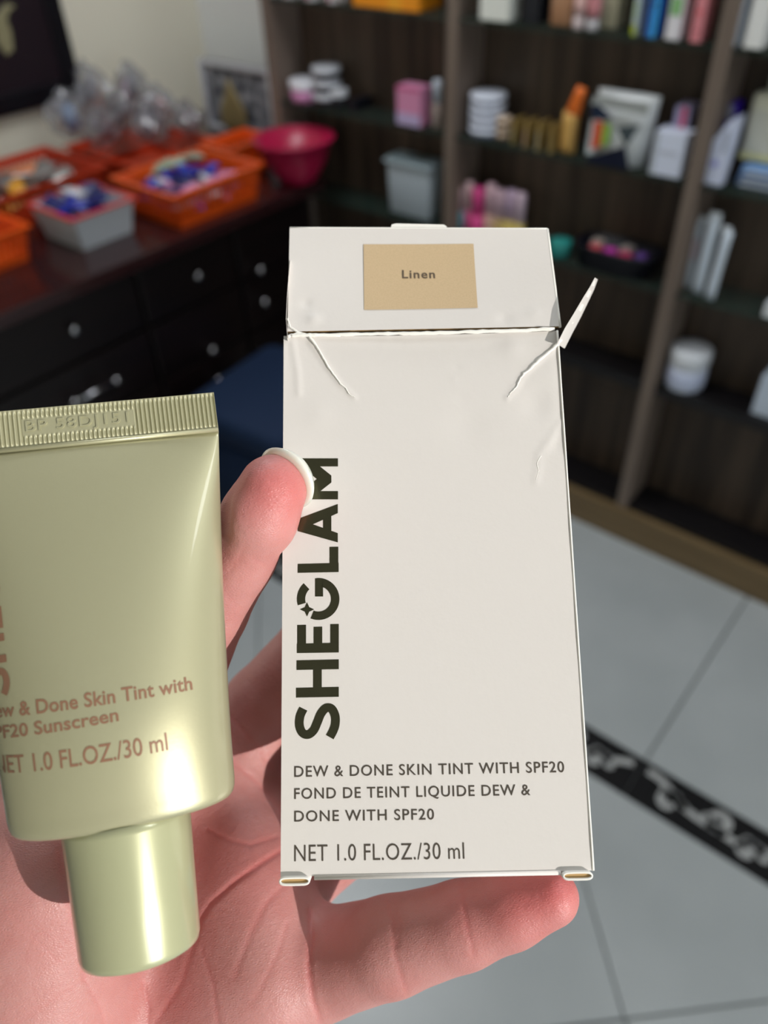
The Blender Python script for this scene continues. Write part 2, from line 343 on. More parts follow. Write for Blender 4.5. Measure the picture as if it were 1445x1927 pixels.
# middle shelf, left bay
jar('pink_jar', (546, 589, 208, 148), ZS[1], (0.72, 0.33, 0.60), (0.75, 0.76, 0.82), 'pink jar with a white lid on the second shelf left bay')
x, y, w, h = place(586, 628, 212, 124, ZS[1], rnd_=True)
for i in range(3):
    jar('black_jar', None, ZS[1], (0.015, 0.015, 0.02), (0.55, 0.57, 0.62), 'black jar with silver lid in the stack beside the pink jar, %s of three' % ('bottom', 'middle', 'top')[i], stackz=i*h/3, xyh=(x, y+w/2+0.002*i, w*0.95, h/3-0.0004), frac=0.55)
jar('black_jar', (626, 652, 206, 164), ZS[1], (0.01, 0.01, 0.015), (0.6, 0.62, 0.66), 'single black jar with silver lid right of the stacked black jars')
carton('black_box', (654, 702, 206, 180), ZS[1], (0.003, 0.004, 0.009), 'low flat black box on the second shelf left bay', dep=0.07)
carton('pink_box', (746, 812, 240, 158), ZS[1], (0.68, 0.27, 0.45), 'square pink and lilac box on the second shelf left bay', bands=((0, 1, 0, 0.32, (0.52, 0.42, 0.66)), (0, 1, 0.92, 1.0, (0.55, 0.08, 0.22))))
bottle('small_bottle', (816, 832, 244, 148), ZS[1], (0.35, 0.28, 0.25), (0.62, 0.68, 0.78), 'tiny brown bottle with pale cap squeezed between the pink and lilac box and post', neck=0.55, capw=0.9)
# middle shelf, middle bay
x, y, w, h = place(878, 940, 264, 174, ZS[1], rnd_=True)
for i in range(5):
    jar('white_jar', None, ZS[1], (0.20, 0.22, 0.32), (0.78, 0.83, 0.95), 'flat white jar in the stack of five beside the post, %s' % ('bottom one', 'second from the bottom', 'middle one', 'second from the top', 'topmost')[i], stackz=i*h/5, xyh=(x+0.001*(i % 2), y+w/2, w*0.93, h/5-0.0003), frac=0.5)
x, y, w, h = place(934, 962, 268, 214, ZS[1], rnd_=True)
for i in range(3):
    jar('beige_jar', None, ZS[1], (0.16, 0.10, 0.07), (0.62, 0.48, 0.36), 'small beige jar in the stack between white jars and gold boxes, %s of three' % ('bottom', 'middle', 'top')[i], stackz=i*h/3, xyh=(x+0.004, y+w/2, w*0.9, h/3-0.0003), frac=0.5)
for i, (a, b, yb) in enumerate(((962, 984, 274), (985, 1008, 281), (1009, 1032, 288), (1033, 1056, 294))):
    carton('gold_box', (a, b, yb, 218+i*3), ZS[1], (0.30, 0.20, 0.06), 'small gold box on the second shelf, %s of the row of four' % ('leftmost', 'second from left', 'third from left', 'rightmost')[i],
           bands=((0.2, 0.6, 0.05, 0.7, ((0.36, 0.34, 0.20), (0.42, 0.28, 0.24), (0.36, 0.36, 0.28), (0.32, 0.24, 0.10))[i]),))
x, y, w, h = place(1058, 1100, 300, 150, ZS[1])
o = root('orange_pouch', x-0.004, y+0.02, ZS[1], 'standing pouch orange above and yellow tan below on the second shelf', 'pouch')
pm = pouch_mesh(w*1.35, h*0.62, 0.03); pm.obj('lower_pouch', plastic((0.62, 0.36, 0.10), 0.35), o, True)
pm = pouch_mesh(w*1.25, h*0.42, 0.024, taper=0.35); pm.xf(Matrix.Translation((w*0.08, 0, h*0.55)) @ Matrix.Rotation(0.28, 4, 'Y')); pm.obj('upper_pouch', plastic((0.80, 0.17, 0.02), 0.35), o, True)
# large printed bag with geometric black, white and clear facets
x, y, w, h = place(1108, 1232, 322, 170, ZS[1])
o = root('printed_bag', x, y+0.015, ZS[1], 'wide glossy white and black facet-printed bag on the second shelf', 'bag')
rings = [[(w/2*(0.95+0.18*v)*math.cos(2*math.pi*k/20), (0.035*math.sqrt(max(0.02, 1-v*v)))*math.sin(2*math.pi*k/20)+0.02, h*v) for k in range(20)] for v in (0, 0.25, 0.5, 0.75, 0.9, 1.0)]
MB().loft(rings, True, True).obj('bag_body', plastic((0.66, 0.69, 0.70), 0.15), o, True)
def facet(name, pts, c, d=-0.022):
    v = [(w*a, d, h*b) for a, b in pts] + [(w*a, d+0.004, h*b) for a, b in pts]; n = len(pts)
    return mesh_obj(name, v, [tuple(range(n)), tuple(reversed(range(n, 2*n)))]+[(i, i+n, (i+1) % n+n, (i+1) % n) for i in range(n)], plastic(c, 0.2), o)
facet('printed_facet', [(-0.47, 0.0), (-0.45, 0.06), (0.22, 0.34), (0.34, 0.02), (0.30, 0.0)], (0.010, 0.013, 0.03))
facet('printed_facet', [(-0.50, 0.84), (-0.45, 0.97), (0.50, 0.97), (0.52, 0.80)], (0.36, 0.38, 0.37), -0.0215)
facet('printed_facet', [(-0.48, 0.66), (-0.2, 0.64), (-0.10, 0.70), (-0.38, 0.86), (-0.48, 0.82)], (0.02, 0.03, 0.06))
facet('printed_facet', [(0.02, 0.58), (0.42, 0.66), (0.25, 0.34)], (0.06, 0.08, 0.09))
facet('printed_facet', [(-0.47, 0.12), (-0.45, 0.62), (-0.33, 0.62), (-0.34, 0.14)], (0.62, 0.70, 0.72), -0.0225)
facet('red_stripe', [(-0.40, 0.20), (-0.40, 0.62), (-0.22, 0.62), (-0.23, 0.26)], (0.65, 0.12, 0.06), -0.023)
facet('green_stripe', [(-0.21, 0.27), (-0.21, 0.62), (-0.08, 0.58), (-0.08, 0.32)], (0.28, 0.48, 0.08), -0.023)
carton('white_box', (1226, 1302, 340, 240), ZS[1], (0.70, 0.75, 0.90), 'square plain white box on the second shelf left of the tilted post', bands=((0.2, 0.8, 0.5, 0.6, (0.55, 0.58, 0.68)), (0, 0.16, 0, 1, (0.48, 0.52, 0.58))))
carton('red_purple_box', (1268, 1312, 250, 192), ZS[1], (0.42, 0.40, 0.62), 'small lilac box with red end behind the plain white box', bands=((0.45, 0.8, 0, 1, (0.62, 0.03, 0.12)),), ymin=1.60)
# middle shelf, right bay
x, y, w, h = place(1322, 1380, 355, 205, ZS[1], 0.03)
o = root('white_pouch', x, y+0.02, ZS[1], 'white packet with slanted top and small violet emblem beside the tilted post', 'packet')
v = [(-w/2, 0, 0), (w/2, 0, 0), (w*0.68, 0, h*0.98), (w*0.15, 0, h*0.9), (-w*0.52, 0, h*0.62)]
MB().loft([[(a, -0.014, c) for a, b_, c in v], [(a*1.03, 0, c) for a, b_, c in v], [(a, 0.014, c) for a, b_, c in v]], True, True).obj('packet_body', plastic((0.66, 0.71, 0.90), 0.35), o)
MB().loft([[(-0.004+0.007*math.cos(k*math.pi/6), -0.0155+d, h*0.30+0.006*math.sin(k*math.pi/6)) for k in range(12)] for d in (0, 0.001)], True, True).obj('emblem', plastic((0.30, 0.30, 0.68)), o)
for k in range(3): MB().box(w*0.12+k*w*0.09, w*0.17+k*w*0.09, -0.0153, -0.0145, h*0.48, h*0.78).obj('print_line', plastic((0.45, 0.5, 0.6)), o)
carton('purple_box', (1330, 1392, 262, 186), ZS[1], (0.045, 0.008, 0.48), 'deep violet box with grey top behind the slanted white packet', bands=((0, 1, 0.80, 1.0, (0.28, 0.29, 0.36)),), ymin=1.60)
x, y, w, h = place(1382, 1500, 362, 318, ZS[1], 0.06)
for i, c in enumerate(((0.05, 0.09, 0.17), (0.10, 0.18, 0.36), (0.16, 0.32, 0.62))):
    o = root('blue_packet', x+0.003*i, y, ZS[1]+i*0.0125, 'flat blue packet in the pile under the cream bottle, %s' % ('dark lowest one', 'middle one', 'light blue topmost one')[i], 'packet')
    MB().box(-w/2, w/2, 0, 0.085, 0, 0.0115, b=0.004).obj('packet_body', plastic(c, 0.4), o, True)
    MB().box(-w/2+0.01, w/2-0.01, -0.0006, 0.0001, 0.003, 0.008).obj('label_strip', plastic((0.5, 0.55, 0.62)), o)
wB = 0.075; o = root('cream_bottle', x-0.024, y+0.045, ZS[1]+0.0375, 'cream coloured lotion bottle with pale cap standing on blue packets', 'bottle')
MB().box(-wB/2, wB/2, -0.02, 0.02, 0, 0.115, b=0.012).obj('bottle_body', plastic((0.74, 0.74, 0.60), 0.3), o, True)
MB().lathe([(0.017, 0.115), (0.018, 0.118), (0.018, 0.142), (0.015, 0.146)], 18).obj('cap', plastic((0.62, 0.70, 0.60), 0.3), o, True)
MB().box(-0.026, 0.026, -0.0208, -0.0200, 0.02, 0.09).obj('label_panel', plastic((0.66, 0.66, 0.58)), o)
MB().box(-0.034, 0.034, -0.0208, -0.0200, 0.006, 0.016).obj('yellow_band', plastic((0.72, 0.70, 0.36)), o)
# third shelf (glass, 0.69), left and middle bay
ww = hy(828, 400, 1.60).x-hy(748, 400, 1.60).x; hh = hy(785, 312, 1.60).z-ZS[0]
P = hy(785, 420, 1.62); o = root('storage_bin', min(P.x, -1.122-ww/2), 1.582, ZS[0], 'pale grey bin with a flared rim on the lower shelf left of the post', 'bin')
MB().box(-ww/2, ww/2, 0, 0.06, 0, hh, b=0.006, taper=0.004).obj('bin_body', plastic((0.42, 0.48, 0.53), 0.4), o, True)
MB().box(-ww/2-0.007, ww/2+0.003, -0.006, 0.063, hh, hh+0.007, b=0.003).obj('rim', plastic((0.36, 0.43, 0.47), 0.4), o, True)
MB().box(-ww/2-0.003, ww/2-0.004, 0.0, 0.06, hh+0.0072, hh+0.012, b=0.002).obj('lid', plastic((0.20, 0.26, 0.28), 0.4), o, True)
tubes = [(853, 872, 348, (0.70, 0.48, 0.50), (0.10, 0.42, 0.46), 'pale pink lip tube with teal base, leftmost in the row of lip tubes'),
         (873, 888, 342, (0.72, 0.50, 0.52), (0.55, 0.10, 0.24), 'pale pink lip tube behind the magenta one'),
         (888, 911, 352, (0.62, 0.06, 0.24), (0.62, 0.06, 0.24), 'magenta lip tube in the row of lip tubes'),
         (911, 930, 346, (0.72, 0.48, 0.55), (0.55, 0.34, 0.28), 'pink lip tube with tan base in the row of lip tubes'),
         (931, 948, 356, (0.66, 0.46, 0.54), (0.45, 0.32, 0.12), 'dusky pink lip tube with brown gold base'),
         (949, 968, 358, (0.62, 0.46, 0.62), (0.62, 0.48, 0.14), 'lilac lip tube with yellow base in the row of lip tubes'),
         (969, 988, 362, (0.66, 0.50, 0.60), (0.60, 0.47, 0.12), 'lilac pink lip tube with yellow base, rightmost in the row')]
for i, (a, b, yt, c1, c2, lb) in enumerate(tubes):
    xa, xb = hy(a, 400, 1.60).x, hy(b, 400, 1.60).x; r = (xb-xa)/2*0.98; hh = hy((a+b)/2, yt, 1.60).z-ZS[0]
    o = root('lip_tube', (xa+xb)/2, 1.60+(i % 2)*0.004, ZS[0], lb, 'lip tube', 'lip tubes in a row on the third shelf')
    MB().lathe([(r*0.95, 0), (r, 0.002), (r, hh*0.42)], 14).obj('base', plastic(c2, 0.25), o, True)
    MB().lathe([(r*0.93, hh*0.42), (r*0.93, hh*0.96), (r*0.7, hh)], 14).obj('cap', plastic(c1, 0.2), o, True)
x, y, w, h = place(1036, 1066, 497, 450, ZS[0], rnd_=True); jar('teal_pot', None, ZS[0], (0.02, 0.24, 0.22), (0.03, 0.30, 0.27), 'round teal green pot left of the black tray', xyh=(x, 1.60, 0.050, 0.034), frac=0.6)
# black open tray with make-up palettes
TX, TY = hy(1155, 500, 1.60).x, 1.563
o = root('black_tray', TX, TY, ZS[0]-0.0, 'oval black plastic tray of colourful make-up on the third shelf', 'tray')
def oval(rx, ry, z, n=32, e=0.6):
    out = []
    for k in range(n):
        a = 2*math.pi*k/n; c_, s_ = math.cos(a), math.sin(a); out.append((rx*math.copysign(abs(c_)**e, c_), 0.046+ry*math.copysign(abs(s_)**e, s_), z))
    return out
MB().loft([oval(0.085, 0.042, 0.0), oval(0.093, 0.048, 0.046), oval(0.096, 0.051, 0.046), oval(0.096, 0.051, 0.050), oval(0.091, 0.046, 0.050), oval(0.082, 0.038, 0.004)], True, True).obj('tray_body', plastic((0.006, 0.006, 0.012), 0.35), o, True)
for i, (px_, py_, c_, nm) in enumerate(((-0.055, 0.060, (0.40, 0.34, 0.30), 'beige'), (-0.045, 0.028, (0.45, 0.06, 0.08), 'red'), (-0.010, 0.028, (0.42, 0.02, 0.30), 'magenta'), (0.025, 0.028, (0.40, 0.03, 0.10), 'crimson'), (0.015, 0.062, (0.36, 0.32, 0.30), 'taupe'), (0.057, 0.040, (0.10, 0.04, 0.22), 'purple'))):
    q = root('compact', TX+px_, TY+py_, ZS[0]+0.0045, 'small %s make-up compact lying in the black tray' % nm, 'compact', rz=0.3*i)
    MB().box(-0.014, 0.014, -0.013, 0.013, 0, 0.040, b=0.004).obj('case', plastic(c_, 0.3), q, True)
    MB().box(-0.010, 0.010, -0.010, 0.010, 0.040, 0.0412).obj('pan', plastic(tuple(min(1, v*1.4) for v in c_), 0.5), q)
# third shelf, right bay: white crinkled sachets
for i, (xa, xb, yb, yt) in enumerate(((1282, 1316, 568, 408), (1310, 1345, 575, 398), (1338, 1368, 588, 420))):
    x, y, w, h = place(xa, xb, yb, yt, ZS[0]); o = root('white_sachet', x, y+0.012+0.012*(2-i), ZS[0], 'upright white crinkled sachet on the third shelf right bay, %s of three' % ('leftmost', 'middle', 'rightmost')[i], 'sachet')
    pm = pouch_mesh(w*1.15, h, 0.014); pm.xf(Matrix.Rotation(0.03*(i-1), 4, 'Y')); pm.obj('sachet_body', plastic((0.66, 0.74, 0.84), 0.25), o, True)
    MB().box(-w*0.5, w*0.5, -0.002, 0.002, h*0.985, h*1.05).obj('crimp', plastic((0.74, 0.80, 0.86), 0.3), o)
    if i == 0: MB().box(-w*0.2, w*0.1, -0.0085, -0.0068, h*0.45, h*0.75).obj('pink_print', plastic((0.70, 0.42, 0.48)), o)
carton('white_box', (1436, 1480, 612, 560), ZS[0], (0.74, 0.77, 0.82), 'white box on the third shelf cut off by the right edge')
# fourth (wooden) shelf, right bay
jar('white_tub', (1248, 1326, 752, 652), 0.462, (0.66, 0.71, 0.84), (0.70, 0.73, 0.78), 'large round white tub with a wide lid on the fourth shelf', frac=0.66, band=(0.60, 0.66, 0.86), cat='tub')
carton('white_box', (1424, 1480, 790, 690), 0.462, (0.60, 0.68, 0.80), 'bluish white box on the fourth shelf at the right edge', dep=0.06)

# ------------------------------------------------------------ counter things
M_or = mat('orange_plastic', (0.78, 0.095, 0.008), 0.32)
M_ord = mat('red_orange_plastic', (0.55, 0.045, 0.012), 0.32)
def basket(name, x0, x1, y0, y1, h, m, label, rimm=None, slots=True, z=0.75, fl_=0.012, wallm=None):
    cx, cy = (x0+x1)/2, (y0+y1)/2; o = root(name, cx, cy, z, label, 'basket' if slots else 'container')
    a, b = (x1-x0)/2, (y1-y0)/2; t = 0.003
    MB().box(-a+fl_, a-fl_, -b+fl_, b-fl_, 0, 0.004).obj('base', m, o)
    corners = [(-a, -b), (a, -b), (a, b), (-a, b)]
    for i in range(4):
        (xa, ya), (xb, yb) = corners[i], corners[(i+1) % 4]
        def P(u, v, off):
            s = (1-v)*fl_; xx = xa+(xb-xa)*u; yy = ya+(yb-ya)*u
            xx -= math.copysign(s, xx)*min(1, abs(xx)/a); yy -= math.copysign(s, yy)*min(1, abs(yy)/b)
            nx, ny = ((0, 1), (-1, 0), (0, -1), (1, 0))[i]
            return (xx+nx*off, yy+ny*off, 0.003+v*(h-0.006))
        mb = MB()
        def patch(u0, u1, v0, v1):
            v = [P(u0, v0, 0), P(u1, v0, 0), P(u1, v1, 0), P(u0, v1, 0), P(u0, v0, t), P(u1, v0, t), P(u1, v1, t), P(u0, v1, t)]
            mb.add(v, [(0, 1, 2, 3), (7, 6, 5, 4), (0, 4, 5, 1), (1, 5, 6, 2), (2, 6, 7, 3), (3, 7, 4, 0)])
        if slots:
            patch(0, 1, 0, 0.22); patch(0, 1, 0.45, 0.55); patch(0, 1, 0.78, 1)
            n = max(6, int(math.hypot(xb-xa, yb-ya)/0.014))
            for k in range(n+1):
                u = k/n; d = 0.22/n
                patch(max(0, u-d), min(1, u+d), 0.22, 0.45); patch(max(0, u-d), min(1, u+d), 0.55, 0.78)
        else: patch(0, 1, 0, 1)
        mb.obj('wall_panel', wallm or m, o)
    r = MB(); e = 0.008
    r.box(-a-e, a+e, -b-e, -b+t, h-0.004, h); r.box(-a-e, a+e, b-t, b+e, h-0.004, h); r.box(-a-e, -a+t, -b+t, b-t, h-0.004, h); r.box(a-t, a+e, -b+t, b-t, h-0.004, h)
    r.obj('rim', rimm or m, o); return o
basket('orange_basket', -1.745, -1.520, 1.085, 1.355, 0.082, M_or, 'large orange slotted basket holding blue sachets')
basket('orange_basket', -1.98, -1.665, 0.50, 0.800, 0.075, M_or, 'orange slotted basket at the left edge of the photo, front row')
basket('orange_basket', -2.13, -1.86, 0.85, 1.14, 0.075, M_ord, 'red orange basket of mixed wrappers behind the white container')
basket('orange_basket', -2.10, -1.78, 1.19, 1.46, 0.07, M_ord, 'red orange basket buried under clear plastic bags')
basket('orange_basket', -1.765, -1.66, 1.385, 1.53, 0.085, M_or, 'small orange basket between the large basket and magenta bowl')
basket('white_container', -1.775, -1.605, 0.875, 1.035, 0.078, plastic((0.56, 0.60, 0.64), 0.35), 'white tub with red rim full of blue and pink sachets', rimm=plastic((0.62, 0.06, 0.05), 0.3), slots=False)
o = root('magenta_bowl', -1.537, 1.495, 0.75, 'round magenta plastic bowl at the end of the counter', 'bowl')
R_ = 0.098
MB().lathe([(R_*0.45, 0), (R_*0.5, 0.004), (R_*0.80, 0.05), (R_*0.97, 0.098), (R_*1.03, 0.100), (R_*1.03, 0.104), (R_*0.95, 0.104), (R_*0.76, 0.05), (R_*0.42, 0.008)], 32).obj('bowl_body', plastic((0.42, 0.010, 0.060), 0.3), o, True)
MB().loft([[(r_*math.cos(2*math.pi*k/32), r_*math.sin(2*math.pi*k/32), z_) for k in range(32)] for r_, z_ in ((R_*1.035, 0.1045), (R_*1.065, 0.103), (R_*1.065, 0.1075), (R_*1.035, 0.1080), (R_*1.035, 0.1045))]).obj('rim', plastic((0.46, 0.014, 0.075), 0.3), o, True)
# sachets: one source mesh of each kind, individuals placed in a loop
M_bl = mat('blue_foil', (0.01, 0.03, 0.42), 0.22, metal=0.2, coat=0.5); M_pk = mat('pink_foil', (0.62, 0.22, 0.42), 0.25, coat=0.4)
M_nv = mat('navy_foil', (0.006, 0.010, 0.12), 0.22, coat=0.5); M_wf = mat('white_foil', (0.66, 0.66, 0.72), 0.2, coat=0.5)
M_sm = mat('salmon_wrapper', (0.72, 0.26, 0.12), 0.35); M_yw = mat('amber_wrapper', (0.70, 0.32, 0.03), 0.35); M_gr = mat('silver_wrapper', (0.36, 0.34, 0.33), 0.25, metal=0.5); M_br = mat('brown_wrapper', (0.10, 0.06, 0.045), 0.4)
SACH = {}
def sachet_src(m):
    if m.name not in SACH:
        b = pouch_mesh(0.034, 0.052, 0.011, 6); b.xf(Matrix.Rotation(math.pi/2, 4, 'X') @ Matrix.Translation((0, 0, -0.026)))
        c = MB().box(-0.0165, 0.0165, 0.0235, 0.031, -0.0008, 0.0008)
        SACH[m.name] = (b, c, m, [])
    return SACH[m.name]
def sachets(n, x0, x1, y0, y1, z0, z1, mats, label, group, name='sachet', seed=1, sc=1.0):
    rnd = random.Random(seed); k = max(1, int(math.sqrt(n*(x1-x0)/(y1-y0)))); rows = math.ceil(n/k)
    for i in range(n):
        m, nm = mats[rnd.randrange(len(mats))]; b, c, m_, cache = sachet_src(m)
        x = x0+(x1-x0)*((i % k)+0.5+rnd.uniform(-.25, .25))/k; y = y0+(y1-y0)*((i//k)+0.5+rnd.uniform(-.25, .25))/rows
        fy = 'far' if x < x0+(x1-x0)*0.36 else ('near' if x > x0+(x1-x0)*0.68 else 'middle'); fx = 'left' if y < y0+(y1-y0)*0.34 else ('right' if y > y0+(y1-y0)*0.67 else 'centre')
        lay = 'on top' if z0 > 0.78 else 'lower down'; lb = label.replace('<c>', nm)+' %s, %s %s' % (lay, fy, fx)
        o = empty(name, (x, y, rnd.uniform(z0, z1)), 0, lb, 'sachet', group)
        o.rotation_euler = (rnd.uniform(-.45, .45), rnd.uniform(-.45, .45), rnd.uniform(0, 3.1)); s = sc*rnd.uniform(0.9, 1.15); o.scale = (s, s, s)
        if not cache: cache += [b.obj('packet_body', m_, o, True), c.obj('crimped_end', m_, o)]
        else: share('packet_body', cache[0], o); share('crimped_end', cache[1], o)
G1 = 'sachets heaped in the large orange basket'
for z0, z1, sd in ((0.772, 0.780, 3), (0.805, 0.818, 4)):
    sachets(20, -1.71, -1.555, 1.125, 1.315, z0, z1, [(M_bl, 'bright blue'), (M_bl, 'bright blue'), (M_nv, 'navy blue'), (M_pk, 'pink'), (M_wf, 'white')], '<c> foil sachet in the large orange basket', G1, seed=sd)
sachets(4, -1.745, -1.70, 1.20, 1.34, 0.825, 0.832, [(mat('pale_green_foil', (0.30, 0.36, 0.26), 0.3, coat=0.4), 'pale green')], '<c> foil sachet along the back of the large orange basket', 'pale green sachets in the large orange basket', seed=8)
G2 = 'sachets heaped in the white tub with red rim'
for z0, z1, sd in ((0.770, 0.777, 5), (0.80, 0.81, 17), (0.828, 0.838, 7)):
    sachets(7, -1.755, -1.625, 0.895, 1.02, z0, z1, [(M_bl, 'bright blue'), (M_bl, 'bright blue'), (M_nv, 'navy blue'), (M_pk, 'pink'), (M_pk, 'pink'), (M_wf, 'white')], '<c> foil sachet in the white tub', G2, seed=sd)
G3 = 'wrappers heaped in the red orange basket'
for z0, z1, sd in ((0.776, 0.780, 9), (0.81, 0.82, 12)):
    sachets(12, -2.07, -1.92, 0.92, 1.075, z0, z1, [(M_sm, 'salmon'), (M_yw, 'amber'), (M_gr, 'silver'), (M_gr, 'silver'), (M_br, 'brown')], '<c> wrapper in the heap behind the white tub', G3, name='wrapper', seed=sd, sc=1.15)
sachets(3, -1.575, -1.50, 1.46, 1.53, 0.775, 0.80, [(M_bl, 'bright blue'), (M_wf, 'white')], '<c> foil sachet lying in the magenta bowl', 'sachets in the magenta bowl', seed=3)
# crumpled clear bags
M_bag = mat('clear_crumpled_plastic', (0.36, 0.37, 0.41), 0.10, alpha=0.42, spec=1.0, coat=1.0)
M_bag2 = mat('smoky_crumpled_plastic', (0.24, 0.23, 0.25), 0.10, alpha=0.50, spec=1.0, coat=1.0)
V3, F3 = ico(3)
from mathutils import noise
bags = [(-2.13, 1.232, 0.052, 0.062, 'with a pale blue print, nearest the dark picture', (0.18, 0.34, 0.62)), (-1.99, 1.235, 0.050, 0.050, 'lying flat in front of the heap', (0.16, 0.05, 0.07)),
        (-2.15, 1.335, 0.047, 0.085, 'standing tall with a salmon label', (0.55, 0.20, 0.12)), (-2.03, 1.335, 0.045, 0.055, 'in the middle of the heap', (0.3, 0.3, 0.33)),
        (-2.13, 1.452, 0.046, 0.075, 'standing against the cream wall right of the salmon label', (0.55, 0.40, 0.50)), (-1.90, 1.33, 0.050, 0.060, 'glinting at the front right of the heap', (0.35, 0.35, 0.42)),
        (-2.00, 1.440, 0.045, 0.055, 'with a red corner beside the framed plaque', (0.45, 0.06, 0.05)), (-1.87, 1.43, 0.040, 0.045, 'lowest at the right end of the heap', (0.5, 0.5, 0.52)),
        (-2.08, 0.90, 0.042, 0.060, 'over the mixed wrappers at the far left', (0.5, 0.5, 0.5))]
for i, (X, Yb_, r_, hz_, lb, cc) in enumerate(bags):
    zb = 0.838 if i == 8 else 0.826
    o = root('clear_bag', X, Yb_, zb, 'crumpled clear plastic bag %s' % lb, 'plastic bag')
    vs_ = []
    for v in V3:
        n1 = noise.noise(v*2.1+Vector((i*7.3, 0, 0))); n2 = abs(noise.noise(v*4+Vector((0, i*3.1, 0)))); n3 = abs(noise.noise(v*9+Vector((i, 5, 0))))
        k = 1.12+0.40*n1-0.50*n2-0.34*n3; tp = 1-0.35*max(0, v.z)
        vs_.append((max(v.x*r_*k*tp, XL+0.005-X), v.y*r_*k*1.05*tp, max(0.0, hz_+v.z*hz_*min(k, 1.05))))
    mesh_obj('bag_film', vs_, F3, (M_bag, M_bag2)[i % 2], o, False)
    V2, F2 = ico(2)
    for q in range(3):
        a = q*2.1+i; mesh_obj('bag_item', [(v.x*r_*(0.30 if q else 0.42)+r_*0.30*math.cos(a), v.y*r_*(0.3 if q else 0.42)+r_*0.30*math.sin(a), hz_*(0.85+0.2*q)+v.z*hz_*(0.35 if q else 0.6)) for v in V2], F2, plastic(cc if q == 0 else ((0.16, 0.15, 0.17) if q == 1 else (0.40, 0.40, 0.44)), 0.35), o, False)
# framed plaque with golden leaf, leaning at the wall
P0 = hz(392, 245, 0.83)
pq = empty('framed_plaque', (-2.02, 1.70, 0.7505), 0.0, 'silver framed dark marbled plaque with a golden leaf at the back of the counter', 'plaque')
X0_, X1_ = hy(390, 200, 1.70).x, hy(516, 200, 1.70).x; Zt = hy(450, 122, 1.70).z-0.7505; ax = X0_+2.02; bx = X1_+2.02
M_sil = mat('silver_frame', (0.68, 0.70, 0.76), 0.35, metal=0.2); M_mar = mat('dark_marbled_panel', (0.02, 0.025, 0.04), 0.2, grain=((0.42, 0.43, 0.48), (25, 25, 25), 6))
MB().box(ax, bx, 0.0, 0.012, 0, Zt).obj('marbled_panel', M_mar, pq)
for r4 in ((ax-0.004, ax+0.01, 0, Zt), (bx-0.014, bx+0.004, 0, Zt), (ax+0.0101, bx-0.0141, Zt-0.014, Zt), (ax+0.0101, bx-0.0141, 0, 0.014)):
    MB().box(r4[0], r4[1], -0.008, 0.014, r4[2], r4[3], b=0.003).obj('frame_rail', M_sil, pq, True)
cx = (hy(440, 200, 1.70).x)+2.02; lf = MB()
rings = []
for i in range(9):
    t = i/8; ww = 0.075*math.sin(math.pi*min(1, t*0.85+0.12))**0.8*(1.15-t); rings.append([(cx+ww*math.cos(2*math.pi*k/12)+0.006*math.sin(3*t), -0.010+0.006*math.sin(2*math.pi*k/12), 0.01+t*0.14) for k in range(12)])
lf.loft(rings, True, True).obj('golden_leaf', mat('antique_gold', (0.36, 0.28, 0.13), 0.4, metal=0.4, bump=(200, 0.5, 0.002)), pq, True)
# dark framed picture on the left wall
pf = empty('framed_picture', (XL+0.001, 1.38, 0.885), 0.0, 'large dark framed picture with a pale gold motif hanging on the left wall', 'picture')
M_fr = mat('black_frame', (0.004, 0.004, 0.007), 0.35); M_cv = mat('maroon_canvas', (0.012, 0.005, 0.010), 0.5)
MB().box(0, 0.012, -0.80, 0.0, 0, 0.75).obj('canvas', M_cv, pf)
for a, b, c_, d_ in ((-0.80, 0.0, 0, 0.05), (-0.80, 0.0, 0.70, 0.75), (-0.05, 0.0, 0.0501, 0.6999), (-0.80, -0.75, 0.0501, 0.6999)):
    MB().box(0, 0.022, a, b, c_, d_, b=0.004).obj('frame_rail', M_fr, pf)
Pm = hx(12, 62, XL+0.013); mo = MB(); yc, zc = Pm.y-1.38, Pm.z-0.885
leafpts = [(0.05, 0.055), (0.028, 0.048), (0.012, 0.03), (0.016, 0.0), (0.006, -0.04), (-0.02, -0.05), (-0.035, -0.02), (-0.03, 0.01), (-0.05, 0.03), (-0.06, 0.045), (-0.03, 0.04), (-0.008, 0.045), (0.02, 0.062)]
mo.loft([[(0.0125, yc+a*0.9, zc+b) for a, b in leafpts], [(0.0145, yc+a*0.85, zc+b*0.95) for a, b in leafpts]], True, True)
mo.obj('gold_motif', mat('pale_gold_relief', (0.30, 0.28, 0.16), 0.5), pf)
# navy stool in front of the counter
st = empty('navy_pouf', (-1.30, 1.10, 0), 0.1, 'dark navy blue padded pouf on the floor in front of the counter', 'pouf')
M_nav = mat('navy_fabric', (0.002, 0.016, 0.055), 0.8, bump=(120, 0.3, 0.003))
MB().box(-0.14, 0.16, -0.17, 0.17, 0.03, 0.33, b=0.03).obj('body', M_nav, st, True)
MB().box(-0.15, 0.17, -0.18, 0.18, 0.332, 0.41, b=0.035).obj('cushion', M_nav, st, True)
for sx, sy in ((-1, -1), (1, -1), (1, 1), (-1, 1)): MB().lathe([(0.012, 0), (0.016, 0.03)], 12, 0.01+sx*0.11, sy*0.13).obj('foot', M_fr, st, True)

